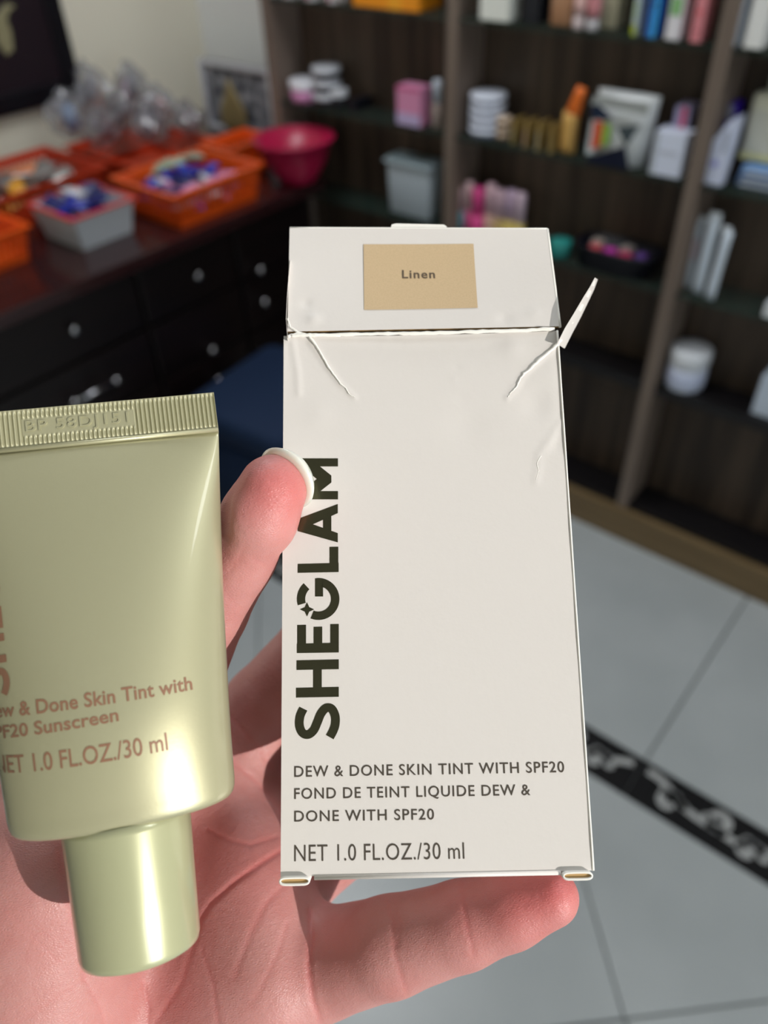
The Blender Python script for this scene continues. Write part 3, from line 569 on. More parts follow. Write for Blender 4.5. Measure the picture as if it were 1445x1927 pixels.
# ============================================================ LETTERING
def text_geo(s, spacing=1.0, offset=0.0, extrude=0.0):
    cu = bpy.data.curves.new('t', 'FONT'); cu.body = s; cu.size = 1; cu.space_character = spacing; cu.offset = offset; cu.extrude = extrude; cu.resolution_u = 4
    ob = bpy.data.objects.new('t', cu); COL.objects.link(ob); dg = bpy.context.evaluated_depsgraph_get(); dg.update()
    me = bpy.data.meshes.new_from_object(ob.evaluated_get(dg)); v = [tuple(p.co) for p in me.vertices]; f = [tuple(p.vertices) for p in me.polygons]
    bpy.data.objects.remove(ob); bpy.data.meshes.remove(me); bpy.data.curves.remove(cu)
    x0 = min(p[0] for p in v); x1 = max(p[0] for p in v)
    return [((p[0]-x0)/(x1-x0), p[1]/CAPH, p[2]) for p in v], f
cu = bpy.data.curves.new('t', 'FONT'); cu.body = 'H'; ob = bpy.data.objects.new('t', cu); COL.objects.link(ob)
dg = bpy.context.evaluated_depsgraph_get(); dg.update(); me = bpy.data.meshes.new_from_object(ob.evaluated_get(dg)); CAPH = max(v.co.y for v in me.vertices)
bpy.data.objects.remove(ob); bpy.data.meshes.remove(me)
def stroke(pts, w, sub=5):
    P = [Vector(p) for p in pts]; out = []
    for i in range(len(P)-1):
        p0, p1, p2, p3 = P[max(i-1, 0)], P[i], P[i+1], P[min(i+2, len(P)-1)]
        for k in range(sub):
            t = k/sub; out.append(0.5*((2*p1)+(p2-p0)*t+(2*p0-5*p1+4*p2-p3)*t*t+(3*p1-p0-3*p2+p3)*t**3))
    out.append(P[-1]); L, R = [], []
    for i, p in enumerate(out):
        d = (out[min(i+1, len(out)-1)]-out[max(i-1, 0)]).normalized(); n = Vector((-d.y, d.x))*w/2; L.append(p+n); R.append(p-n)
    return [[L[i], L[i+1], R[i+1], R[i]] for i in range(len(out)-1)]
def arcband(cx, cy, r0, r1, a0, a1, n=16):
    f = lambda r, a: Vector((cx+r*math.cos(math.radians(a)), cy+r*math.sin(math.radians(a))))
    A = [a0+(a1-a0)*k/n for k in range(n+1)]
    return [[f(r0, A[i]), f(r1, A[i]), f(r1, A[i+1]), f(r0, A[i+1])] for i in range(n)]
def V2s(*pts): return [[Vector(p) for p in pts]]
LOGO = []   # polygons in a 3.2125x crop of the photo; the word runs upwards
LOGO += stroke([(549, 1650), (529, 1695), (525, 1750), (543, 1795), (577, 1806), (611, 1780), (634, 1730), (655, 1680), (686, 1646), (720, 1651), (741, 1695), (741, 1745), (728, 1785), (708, 1822)], 53)
LOGO += V2s((508, 1358), (763, 1352), (763, 1411), (508, 1416)) + V2s((608, 1413), (660, 1412), (660, 1522), (608, 1523)) + V2s((505, 1524), (763, 1518), (763, 1578), (505, 1583))
LOGO += V2s((510, 1257), (763, 1251), (763, 1310), (510, 1314)) + V2s((512, 1144), (565, 1143), (565, 1256), (512, 1257)) + V2s((611, 1155), (663, 1154), (663, 1254), (611, 1255)) + V2s((712, 1139), (763, 1138), (763, 1252), (712, 1253))
LOGO += arcband(640, 987, 76, 127, -95, 112, 26) + V2s((620, 862), (668, 864), (668, 972), (620, 972)) + arcband(640, 987, 80, 130, 163, 227, 10)
st4 = []
for k in range(16):
    a = k*math.pi/8; r_ = 43 if k % 4 == 0 else (19 if k % 4 == 2 else 25); st4.append(Vector((571+r_*math.cos(a), 1050+r_*math.sin(a))))
LOGO += [st4]
LOGO += V2s((515, 775), (762, 769), (762, 824), (515, 829)) + V2s((707, 672), (760, 671), (760, 770), (707, 771))
LOGO += V2s((757, 413), (757, 468), (515, 577), (515, 503)) + V2s((757, 645), (757, 589), (515, 503), (515, 577)) + V2s((668, 480), (718, 462), (718, 590), (668, 572))
LOGO += V2s((515, 137), (758, 137), (758, 186), (515, 186)) + V2s((515, 335), (758, 335), (758, 385), (515, 385)) + V2s((515, 137), (589, 137), (718, 241), (718, 262), (630, 262), (515, 170)) + V2s((515, 385), (515, 352), (630, 262), (718, 262), (718, 283), (589, 385))
def logo_bm(fn, cut=None, lift=0.0):
    bm = bmesh.new()
    for i, poly in enumerate(LOGO):
        vs_ = [bm.verts.new((p.x, p.y, 0.02*(i % 3))) for p in poly]
        try: bm.faces.new(vs_)
        except ValueError: pass
    if cut:
        for a in range(480, 800, cut): bmesh.ops.bisect_plane(bm, geom=bm.verts[:]+bm.edges[:]+bm.faces[:], plane_co=(a, 0, 0), plane_no=(1, 0, 0))
    bmesh.ops.triangulate(bm, faces=bm.faces[:]); bm.verts.ensure_lookup_table()
    v = [fn(p.co.x, p.co.y, p.co.z) for p in bm.verts]; f = [tuple(q.index for q in p.verts) for p in bm.faces]; bm.free()
    return v, f

# ============================================================ PRODUCT BOX (camera axes solved from four corners, a real rectangle)
dBL = 0.140
pc = {'BL': (528, 1650), 'BR': (1118, 1638), 'TL': (540, 632), 'TR': (1056, 622)}
rv = {k: np.array(C(*v, 1.0)) for k, v in pc.items()}
A_ = np.stack([rv['BR'], rv['TL'], -rv['TR']], 1); dBR, dTL, dTR = np.linalg.solve(A_, rv['BL']*dBL)
PBL, PBR, PTL, PTR = (Vector(rv[k]*d) for k, d in (('BL', dBL), ('BR', dBR), ('TL', dTL), ('TR', dTR)))
bu = (PBR-PBL).normalized(); bn = bu.cross(PTL-PBL).normalized(); bv = bn.cross(bu)
BW = (PBR-PBL).length; BH = (PTL-PBL).dot(bv); BD = 0.024
BOXM = CAM @ Matrix(((bu.x, bv.x, bn.x, PBL.x), (bu.y, bv.y, bn.y, PBL.y), (bu.z, bv.z, bn.z, PBL.z), (0, 0, 0, 1)))
print('BOX', dBR, dTL, dTR, 'w', BW, 'h', BH, 'skew', (PTL-PBL).dot(bu), 'n', bn)
def onbox(px, py): d = C(px, py, 1.0); t = PBL.dot(bn)/d.dot(bn); q = d*t-PBL; return q.dot(bu), q.dot(bv)
M_box = mat('ivory_cardboard', (0.71, 0.675, 0.640), 0.42, bump=(900, 0.12, 0.0002))
M_boxedge = mat('raw_card_edge', (0.88, 0.86, 0.80), 0.7)
M_boxin = mat('tan_card_inside', (0.50, 0.32, 0.13), 0.8)
M_foil = mat('darkened_gold_foil', (0.115, 0.108, 0.062), 0.22, metal=0.9, bump=(2500, 0.15, 0.0001))  # base darkened in place of the photographer's dark reflection
M_foil2 = mat('bronze_foil_print', (0.20, 0.165, 0.135), 0.25, metal=0.8)
M_sw = mat('beige_swatch', (0.58, 0.43, 0.255), 0.5, grain=((0.54, 0.40, 0.235), (3000, 3000, 3000), 2))
bx_ = empty('product_box', mw=BOXM, label='tall ivory cosmetics carton with torn open top held between thumb and fingers', cat='box')
t_ = 0.0005
# front panel: fine grid with torn creases and dents as relief
creases = [([(585, 645), (600, 668), (618, 693), (640, 722), (655, 735), (668, 748)], 0.00012, 0.0006), ([(1056, 640), (1035, 662), (1010, 682), (985, 705), (972, 728), (955, 748)], 0.00014, 0.0007),
           ([(1053, 795), (1035, 830), (1015, 855), (1012, 885), (1009, 905)], 0.00010, 0.0009), ([(550, 640), (560, 700), (562, 740)], 0.00012, 0.0008), ([(1056, 640), (1058, 760), (1050, 840)], -0.00012, 0.0015)]
dents = [(860, 690, 8, -0.00004), (855, 715, 7, 0.00004), (870, 750, 12, -0.00004), (965, 650, 24, 0.00022), (1010, 760, 30, -0.00025), (600, 780, 26, 0.00012), (880, 800, 40, -0.00015)]
NU, NV = 230, 400
gu = np.linspace(0, BW, NU); gv = np.linspace(0, BH, NV); U, Vv = np.meshgrid(gu, gv)
Z = np.zeros_like(U)
for pts, hgt, wid in creases:
    q = [onbox(*p) for p in pts]; D = np.full(U.shape, 9.0)
    for (ax_, ay_), (bx2, by2) in zip(q[:-1], q[1:]):
        L2 = (bx2-ax_)**2+(by2-ay_)**2; tt = np.clip(((U-ax_)*(bx2-ax_)+(Vv-ay_)*(by2-ay_))/L2, 0, 1)
        D = np.minimum(D, np.hypot(U-ax_-tt*(bx2-ax_), Vv-ay_-tt*(by2-ay_)))
    Z += hgt*np.exp(-(D/wid)**2)
for px_, py_, rr, hgt in dents:
    a, b = onbox(px_, py_); r2 = rr/F*0.155; Z += hgt*np.exp(-(((U-a)**2+(Vv-b)**2)/r2**2))
Z += -0.0009*np.clip((Vv/BH-0.78)/0.22, 0, 1)**2*np.sin(np.pi*U/BW)**0.7      # slight bow below the torn lid
Z *= np.clip(np.minimum(U, BW-U)/0.0006, 0, 1)
def grid_obj(name, X, m, parent, smooth=True):
    nv, nu = X.shape[:2]; idx = np.arange(nv*nu).reshape(nv, nu)
    q = np.stack([idx[:-1, :-1], idx[:-1, 1:], idx[1:, 1:], idx[1:, :-1]], -1).reshape(-1, 4)
    return np_mesh(name, X.reshape(-1, 3), q, m, parent, smooth)
def np_mesh(name, verts, quads, m, parent=None, smooth=True):
    me = bpy.data.meshes.new(name); me.vertices.add(len(verts)); me.vertices.foreach_set('co', np.asarray(verts, np.float32).ravel())
    n = len(quads); me.loops.add(n*4); me.polygons.add(n); me.loops.foreach_set('vertex_index', np.asarray(quads, np.int32).ravel())
    me.polygons.foreach_set('loop_start', np.arange(n, dtype=np.int32)*4); me.polygons.foreach_set('loop_total', np.full(n, 4, np.int32))
    me.update(calc_edges=True); me.validate()
    if smooth: me.shade_smooth()
    me.materials.append(m); o = bpy.data.objects.new(name, me); COL.objects.link(o); o.parent = parent; return o
front = grid_obj('front_panel', np.stack([U, Vv, Z], -1), M_box, bx_)
MB().box(0, BW, 0, BH, -BD, -BD+t_).obj('back_panel', M_box, bx_)
MB().box(0, t_, 0, BH, -BD+t_, -0.00003).obj('side_panel', M_box, bx_); MB().box(BW-t_, BW, 0, BH, -BD+t_, -0.00003).obj('side_panel', M_box, bx_)
MB().tube([(0.006, -0.00025, 0), (BW-0.006, -0.00025, 0)], 0.00042, 8).obj('bottom_fold', M_box, bx_, True)
MB().box(t_, BW-t_, 0, t_, -BD+t_, -0.0001).obj('bottom_panel', M_box, bx_)
# lid flap: leans back from the torn crease
eR = MB().tube([(BW-0.00015, BH*k/20, 0.00005*math.sin(k*1.7)) for k in range(21)], 0.00022, 6); eR.obj('card_edge', M_boxedge, bx_, True)
cf = {'a': C(545, 428, 1), 'b': C(1030, 430, 1)}
# lid top corners: same width as the box
def lid_top():
    best = None
    for ang in np.radians(np.arange(-5, 40, 0.5)):
        dv = bv*math.cos(ang)-bn*math.sin(ang)
        for L in np.arange(0.018, 0.034, 0.0005):
            e = 0
            for (pt, q) in (((545, 428), PTL), ((1030, 430), PTR)):
                w_ = q+dv*L; px_ = W/2+F*w_.x/-w_.z; py_ = H/2-F*w_.y/-w_.z; e += (px_-pt[0])**2+(py_-pt[1])**2
            if best is None or e < best[0]: best = (e, ang, L)
    return best
_e, LA, LL = lid_top(); print('LID', _e, math.degrees(LA), LL)
lid = empty('lid_flap', label='opened lid flap bent back with a beige shade panel'); lid.parent = bx_; lm_loc = Matrix.Translation((0, BH+0.0002, -0.0002)) @ Matrix.Rotation(-LA, 4, 'X'); lid.matrix_local = lm_loc
LIDC = (CAM.inverted() @ BOXM) @ lm_loc
lu, lv_, ln, lo = (LIDC.col[0].xyz, LIDC.col[1].xyz, LIDC.col[2].xyz, LIDC.col[3].xyz)
def onlid(px, py): d = C(px, py, 1.0); t = lo.dot(ln)/d.dot(ln); q = d*t-lo; return q.dot(lu), q.dot(lv_)
n1, n2 = 90, 50
u1, v1 = np.meshgrid(np.linspace(0, 1, n1), np.linspace(0, 1, n2))
ea = [onlid(541, 624), onlid(1054, 614), onlid(1030, 430), onlid(545, 428)]
UU = (1-v1)*(ea[0][0]*(1-u1)+ea[1][0]*u1)+v1*(ea[3][0]*(1-u1)+ea[2][0]*u1); VV = (1-v1)*(ea[0][1]*(1-u1)+ea[1][1]*u1)+v1*(ea[3][1]*(1-u1)+ea[2][1]*u1)
ZZ = -0.0006*np.sin(np.pi*u1)*np.sin(np.pi*v1)
for px_, py_, rr, hgt in ((590, 600, 12, 0.0003), (575, 570, 10, -0.0002), (1005, 590, 14, 0.00012), (950, 600, 14, -0.0002)):
    a, b = onlid(px_, py_); r2 = rr/F*0.16; ZZ += hgt*np.exp(-(((UU-a)**2+(VV-b)**2)/r2**2))
grid_obj('lid_panel', np.stack([UU, VV, ZZ], -1), M_box, lid)
grid_obj('lid_inner_face', np.stack([UU, VV, ZZ-t_], -1)[:, ::-1], M_boxin, lid)
e_ = MB(); e_.tube([(ea[1][0]+(ea[2][0]-ea[1][0])*k/12, ea[1][1]+(ea[2][1]-ea[1][1])*k/12, -t_/2) for k in range(13)], 0.00032, 6)
e_.tube([(ea[3][0]+(ea[2][0]-ea[3][0])*k/12, ea[3][1]+(ea[2][1]-ea[3][1])*k/12, -t_/2) for k in range(13)], 0.00030, 6); e_.obj('card_edge', M_boxedge, lid, True)
def lidz(a, b): return -0.0006*math.sin(math.pi*min(max(a/BW, 0), 1))*math.sin(math.pi*min(max(b/LL, 0), 1))
sw = [onlid(*p) for p in ((684, 459), (891, 458), (899, 578), (685, 582))]; n1, n2 = 30, 16
u1, v1 = np.meshgrid(np.linspace(0, 1, n1), np.linspace(0, 1, n2))
a_ = (1-v1)*(sw[3][0]*(1-u1)+sw[2][0]*u1)+v1*(sw[0][0]*(1-u1)+sw[1][0]*u1); b_ = (1-v1)*(sw[3][1]*(1-u1)+sw[2][1]*u1)+v1*(sw[0][1]*(1-u1)+sw[1][1]*u1)
zz = np.vectorize(lidz)(a_, b_)+0.00013
grid_obj('shade_panel', np.stack([a_, b_, zz], -1), M_sw, lid)
def flat_text(s, on, p0, p1, cap, m, parent, z, name='lettering', spacing=1.0, offset=0.0, ext=0.01, zf=None):
    v, f = text_geo(s, spacing, offset, ext); a = on(*p0); b = on(*p1); c_ = on(p0[0], p0[1]-cap); ch = c_[1]-a[1]
    dx, dy = b[0]-a[0], b[1]-a[1]
    vs_ = [(a[0]+dx*x, a[1]+dy*x+ch*y, z+(zf(a[0]+dx*x, a[1]) if zf else 0)+(0.00004 if zz_ > 0 else 0)) for x, y, zz_ in v]
    return mesh_obj(name, vs_, f, m, parent)
M_ink = mat('brown_ink', (0.10, 0.07, 0.045), 0.5)
flat_text('Linen', onlid, (757, 521), (819, 521), 15, M_ink, lid, 0.00017, spacing=1.15, offset=0.012, zf=lambda a, b: lidz(a, b))
# torn white edge along the crease
te = MB(); pts = [(548, 632), (575, 631), (600, 631), (660, 630), (720, 628), (780, 628), (850, 626), (920, 624), (990, 622), (1054, 618)]
q = [onbox(*p) for p in pts]; rnd = random.Random(4); P_ = []
for i in range(len(q)-1):
    for k in range(6): t = k/6; P_.append((q[i][0]*(1-t)+q[i+1][0]*t, q[i][1]*(1-t)+q[i+1][1]*t+rnd.uniform(-1, 1)*0.00006, 0.00012+rnd.uniform(-1, 1)*0.00005))
te.tube(P_, [0.00030+rnd.uniform(0, 1)*0.00014 for _ in P_], 6); te.obj('torn_crease', M_boxedge, bx_, True)
for pts, w0, w1 in (([(541, 600), (546, 616), (560, 625), (580, 632)], .0002, .0003), ([(580, 632), (592, 646), (603, 664), (617, 690), (630, 707), (642, 724), (650, 730), (657, 742), (668, 748)], .00030, .00006),
                    ([(541, 634), (560, 628), (585, 632), (640, 632)], .0004, .0002), ([(1056, 640), (1036, 660), (1012, 680), (998, 694), (986, 703), (978, 714), (972, 728), (962, 738), (955, 748)], .00034, .00006),
                    ([(1018, 858), (1010, 872), (1013, 886), (1008, 904)], .00008, .00005)):
    q = [onbox(*p) for p in pts]; Q_ = []; rr_ = []
    for i in range((len(q)-1)*5+1):
        a = i/5; k = min(int(a), len(q)-2); t = a-k; f_ = i/((len(q)-1)*5)
        Q_.append((q[k][0]*(1-t)+q[k+1][0]*t+rnd.uniform(-1, 1)*0.00007, q[k][1]*(1-t)+q[k+1][1]*t+rnd.uniform(-1, 1)*0.00007, 0.00010)); rr_.append((w0*(1-f_)+w1*f_)*rnd.uniform(0.75, 1.15))
    MB().tube(Q_, rr_, 6, 0.8).obj('torn_edge', M_boxedge, bx_, True)
# tuck tab above the lid
tt = [onlid(*p) for p in ((733, 433), (737, 420), (745, 418), (835, 420), (840, 423), (845, 433))]
MB().loft([[(a, b, -0.0009) for a, b in tt], [(a, b, -0.0004) for a, b in tt]], True, True).obj('tuck_tab', M_boxedge, lid)
# dust flaps
def sheet(name, strips, m, parent, th=0.0004):
    A, B = strips; MB().loft([A, B, [p+Vector((0, 0, -th)) for p in B], [p+Vector((0, 0, -th)) for p in A], A], closed=False).obj(name, m, parent, True)
BI = (CAM.inverted() @ BOXM).inverted()
cen = [(1056, 650, 0.158), (1070, 622, 0.1585), (1086, 594, 0.159), (1102, 564, 0.160), (1114, 542, 0.161), (1122, 524, 0.162)]
wd_ = [9, 9, 8, 6.5, 5, 3.5]; NA, NB = [], []
for (x, y, d), ww in zip(cen, wd_): NA.append(BI @ C(x-ww*0.8, y-ww*0.5, d)); NB.append(BI @ C(x+ww*0.8, y+ww*0.5, d+0.008))
sheet('dust_flap', (NA, NB), M_box, bx_)
NA = [BI @ C(x, y, d) for x, y, d in ((541, 640, .159), (538, 600, .161), (540, 560, .163), (543, 520, .165), (546, 490, .167))]
NB = [BI @ C(x, y, d+.014) for x, y, d in ((545, 640, .159), (548, 600, .161), (552, 560, .163), (554, 520, .165), (556, 490, .167))]
sheet('dust_flap', (NA, NB), M_box, bx_)
# folded corner loops at the bottom
for (xa, xb, ya, yb) in ((526, 584, 1650, 1661), (1056, 1113, 1640, 1646)):
    a = onbox(xa, ya); b = onbox(xb, ya); w_ = b[0]-a[0]; c_ = MB(); n = 24
    def lp(s, dz):
        out = []
        for k in range(n):
            t = 2*math.pi*k/n; out.append((a[0]+w_/2+w_/2*s*math.copysign(abs(math.cos(t))**0.35, math.cos(t)), a[1]-0.0006+0.00075*(s if s > 0.9 else s*0.6)*math.sin(t), dz))
        return out
    c_.loft([lp(1, -0.008), lp(1, 0.0009), lp(0.88, 0.0009), lp(0.86, -0.007)], False, False); c_.obj('corner_fold', M_boxedge, bx_, True)
    MB().loft([lp(0.87, 0.0002), lp(0.87, 0.0005)], True, True).obj('fold_lining', M_boxin, bx_)
# foil lettering
v, f = logo_bm(lambda x, y, z: (*onbox(400+x/3.2125, 820+y/3.2125), 0.00005+z*0.0002)); mesh_obj('foil_wordmark', v, f, M_foil, bx_)
for s, p0, p1, cap, sp, off in (('DEW & DONE SKIN TINT WITH SPF20', (554, 1462), (1062, 1453), 20, 1.12, 0.004), ('FOND DE TEINT LIQUIDE DEW &', (554, 1503.5), (998, 1496), 20, 1.12, 0.004),
                                ('DONE WITH SPF20', (554, 1546), (817, 1542), 20, 1.12, 0.004), ('NET 1.0 FL.OZ./30 ml', (554, 1621), (874, 1616), 31, 1.05, -0.006)):
    flat_text(s, onbox, p0, p1, cap, M_foil2, bx_, 0.00004, 'foil_lettering', sp, off)

# ============================================================ COSMETIC TUBE
tb = Vector((0.976, 0.1215, -0.20)).normalized(); ta0 = Vector((-0.122, 0.984, -0.095)); tn = tb.cross(ta0).normalized(); ta = tn.cross(tb)
TO = C(238, 1533, 0.1360)
TLOC = Matrix(((tb.x, ta.x, tn.x, TO.x), (tb.y, ta.y, tn.y, TO.y), (tb.z, ta.z, tn.z, TO.z), (0, 0, 0, 1)))   # local: x width, y axis up, z front
TUBM = CAM @ TLOC; TINV = TLOC.inverted()
LB = 0.0655; LC = 0.0072; CR = 0.0107
def tw(s): return 0.0188+(0.0236-0.0188)*min(1, max(0, s/LB))**1.35
def th(s): t = min(1, max(0, s/LB)); return (0.0096+0.0025*math.sin(min(1, t/0.30)*math.pi/2))*(1-t**2.1)**0.9+0.0007
def tube_pt(x, s, lift=0.0):
    w_, h_ = tw(s), th(s); k = min(0.9999, abs(x)/w_); return Vector((x, s, h_*(1-k**2.15)**(1/2.15)+lift))
def tproj(x, s): p = TLOC @ tube_pt(x, s); return W/2+F*p.x/-p.z, H/2-F*p.y/-p.z
def tinv(px, py):
    x, s = 0.0, 0.03
    for _ in range(40):
        a = tproj(x, s); e = 1e-5; ax_ = tproj(x+e, s); as_ = tproj(x, s+e)
        J = np.array([[(ax_[0]-a[0])/e, (as_[0]-a[0])/e], [(ax_[1]-a[1])/e, (as_[1]-a[1])/e]]); d = np.linalg.solve(J, [px-a[0], py-a[1]])
        x = max(-0.0185, min(0.0185, x+0.7*d[0])); s = max(0, min(LB, s+0.7*d[1]))
    return x, s
tb_ = empty('cosmetic_tube', mw=TUBM, label='pearly olive green squeeze tube with crimped end lying cap down on the palm', cat='tube')
M_tube = mat('pearl_olive_plastic', (0.455, 0.44, 0.28), 0.42, metal=0.45, coat=0.7, bump=(1800, 0.05, 0.0002))
M_cap = mat('glossy_olive_cap', (0.47, 0.48, 0.29), 0.30, metal=0.25, coat=0.8)
M_tink = mat('copper_print', (0.27, 0.14, 0.085), 0.4, metal=0.1)
N = 96; rings = []
def tring(s, sc=1.0, sh=None):
    w_, h_ = tw(s)*sc, th(s)*sc if sh is None else sh; out = []
    for k in range(N):
        a = 2*math.pi*k/N; c_, s_ = math.cos(a), math.sin(a); out.append((w_*math.copysign(abs(c_)**0.93, c_), s, h_*math.copysign(abs(s_)**0.93, s_)))
    return out
for (s, sc) in ((-0.0002, 0.78), (0.0, 0.90), (0.0003, 0.945), (0.0009, 0.975), (0.0018, 0.992), (0.0030, 1.0)): rings.append([(x, s, z) for x, _, z in tring(0.003, sc)])
for k in range(1, 61): rings.append(tring(0.003+(LB-0.003)*k/60))
MB().loft([r[::-1] for r in rings], True, True).obj('tube_body', M_tube, tb_, True)
# ribbed crimp with an embossed batch code
cw_ = tw(LB); nx = 520; xs = np.linspace(-cw_, cw_, nx); ys = np.linspace(0, LC, 26); X, Y = np.meshgrid(xs, ys)
q0 = tinv(50, 830); RX0, RX1 = None, None
def cinv(px, py): d = C(px, py, 1.0); p0 = TINV @ Vector((0, 0, 0)); dd = (TINV.to_3x3() @ d); t = (0.0008-p0.z)/dd.z; q = p0+dd*t; return q.x, q.y-LB
c1 = cinv(42, 818); c2 = cinv(252, 783); RX0, RX1 = c1[0], c2[0]
rib = 0.00021*np.clip(np.sin(X*2*math.pi/0.00078)*1.3, -1, 1)
env = np.clip(np.minimum(Y-0.0006, LC-0.0002-Y)/0.0005, 0, 1); inr = (X > RX0) & (X < RX1) & (Y > 0.0022) & (Y < 0.0057)
Zc = 0.0009+rib*env*np.where(inr, 0.0, 1)
Gf = np.stack([X, Y+LB, Zc], -1); Gb = np.stack([X, Y+LB, -Zc], -1)[:, ::-1]
cr = grid_obj('crimped_end', Gf, M_tube, tb_); grid_obj('crimp_back', Gb, M_tube, tb_)
MB().box(-cw_, cw_, LB-0.0002, LB+LC, -0.0007, 0.0007).obj('crimp_core', M_tube, tb_)
MB().tube([(-cw_, LB+0.0001, 0.0010), (cw_, LB+0.0001, 0.0010)], 0.00045, 8).obj('crimp_bead', M_tube, tb_, True)
v, f = text_geo('BP 58DJ151', 1.1, 0.0, 0.02); a = cinv(50, 817); b = cinv(243, 797)
mesh_obj('embossed_code', [(a[0]+(b[0]-a[0])*x, LB+0.0031+0.0019*y, 0.00085+(0.00030 if z > 0 else 0)) for x, y, z in v], f, M_tube, tb_)
def tube_text(s, p0, p1, cap, spacing=1.0, offset=0.0, frac0=None):
    v, f = text_geo(s, spacing, offset, 0.0); x1_, s1_ = tinv(*p1)
    x0_, s0_ = tinv(*p0); n = 0
    if frac0: dx = (x1_-x0_)/(1-frac0); ds = (s1_-s0_)/(1-frac0); x0_ = x1_-dx; s0_ = s1_-ds
    xc, sc_ = tinv(p1[0], p1[1]-cap); ch = sc_-s1_
    return mesh_obj('printed_lettering', [tube_pt(x0_+(x1_-x0_)*x, s0_+(s1_-s0_)*x+ch*y, 0.00008) for x, y, z in v], f, M_tink, tb_)
tube_text('Dew & Done Skin Tint with', (68, 1343), (363, 1297), 25, 1.02, 0.016, frac0=0.275)
tube_text('SPF20 Sunscreen', (68, 1382), (224, 1356), 24, 1.02, 0.016, frac0=0.41)
tube_text('NET 1.0 FL.OZ./30 ml', (44, 1453), (317, 1411), 33, 1.0, 0.006, frac0=0.19)
xb_, sb_ = tinv(20, 1309); kk = (tinv(6, 1200)[1]-sb_)/((1838-1353-35)/1.0)
print('tube logo', xb_, sb_, kk)
xt_, st_ = tinv(4, 1160)
v, f = logo_bm(lambda x, y, z: tube_pt(max(-0.98*tw(sb_+(1838-y)*kk), xb_+(xt_-xb_)*(1838-y)*kk/(st_-sb_)+(x-763)*kk), sb_+(1838-y)*kk, 0.00010+z*0.0002), cut=25); mesh_obj('printed_wordmark', v, f, M_tink, tb_)
CL = 0.0225
prof = [(CR*0.50, 0.0005), (CR*1.0, 0.0004), (CR*1.0, -0.001), (CR*0.965, -CL*0.5), (CR*0.935, -CL+0.0014), (CR*0.91, -CL+0.0004), (CR*0.83, -CL)]
MB().loft([[(r_*math.cos(2*math.pi*k/64), y_, r_*math.sin(2*math.pi*k/64)) for k in range(64)] for r_, y_ in prof], True, True).obj('screw_cap', M_cap, tb_, True)

# ============================================================ HAND (implicit surface, one continuous mesh)
MM = 1000.0
def J(px, py, d): p = C(px, py, d); return np.array([p.x, p.y, p.z], np.float32)*MM
lo_ = np.array([-150, -172, -222], np.float32); hi_ = np.array([62, 24, -128], np.float32); hs = 0.9
ns = ((hi_-lo_)/hs).astype(int)+1
gx = lo_[0]+np.arange(ns[0], dtype=np.float32)*hs; gy = lo_[1]+np.arange(ns[1], dtype=np.float32)*hs; gz = lo_[2]+np.arange(ns[2], dtype=np.float32)*hs
def cone(a, b, ra, rb):
    """round cone distance, only evaluated near the bone"""
    ab = b-a; L2 = float(ab@ab); pad = max(ra, rb)+14
    l_ = np.minimum(a, b)-pad; h_ = np.maximum(a, b)+pad
    sl_ = [slice(max(0, int((l_[i]-lo_[i])/hs)), min(ns[i], int((h_[i]-lo_[i])/hs)+2)) for i in range(3)]
    X = gx[sl_[0]][:, None, None]-a[0]; Y = gy[sl_[1]][None, :, None]-a[1]; Z_ = gz[sl_[2]][None, None, :]-a[2]
    t = np.clip((X*ab[0]+Y*ab[1]+Z_*ab[2])/L2, 0, 1)
    return sl_, np.sqrt((X-t*ab[0])**2+(Y-t*ab[1])**2+(Z_-t*ab[2])**2)-(ra+(rb-ra)*t)
def chain(pts):
    return [(pts[i][0], pts[i+1][0], pts[i][1], pts[i+1][1]) for i in range(len(pts)-1)]
def smin_into(D, sl_, d, k):
    c_ = D[sl_[0], sl_[1], sl_[2]]; h_ = np.clip(0.5+0.5*(c_-d)/k, 0, 1); D[sl_[0], sl_[1], sl_[2]] = c_*(1-h_)+d*h_-k*h_*(1-h_)
digits = []
digits.append((chain([(J(512, 921, .1485), 6.7), (J(487, 975, .1500), 7.4), (J(447, 1052, .1545), 7.2), (J(395, 1150, .160), 7.6), (J(318, 1300, .172), 10.5), (J(200, 1480, .182), 14)]), 2.5))      # thumb
digits.append((chain([(J(400, 1500, .196), 11.5), (J(498, 1330, .200), 10.6), (J(600, 1215, .197), 9.6), (J(700, 1150, .190), 8.4), (J(800, 1120, .184), 7.3)]), 2.5))      # index, behind the box
digits.append((chain([(J(440, 1610, .196), 11.5), (J(560, 1520, .198), 10.4), (J(690, 1420, .195), 9.6), (J(800, 1350, .189), 8.6), (J(890, 1310, .183), 7.4)]), 2.5))      # middle
digits.append((chain([(J(480, 1715, .190), 11.5), (J(610, 1600, .196), 9.8), (J(730, 1520, .193), 9.2), (J(840, 1470, .187), 8.2), (J(920, 1440, .182), 7.2)]), 2.5))      # ring
digits.append((chain([(J(520, 1840, .1800), 12.3), (J(610, 1812, .1735), 11.1), (J(735, 1780, .1640), 9.6), (J(870, 1740, .1595), 8.3), (J(960, 1712, .1570), 7.2), (J(1035, 1688, .1550), 5.7)]), 2.5))   # little finger under the box
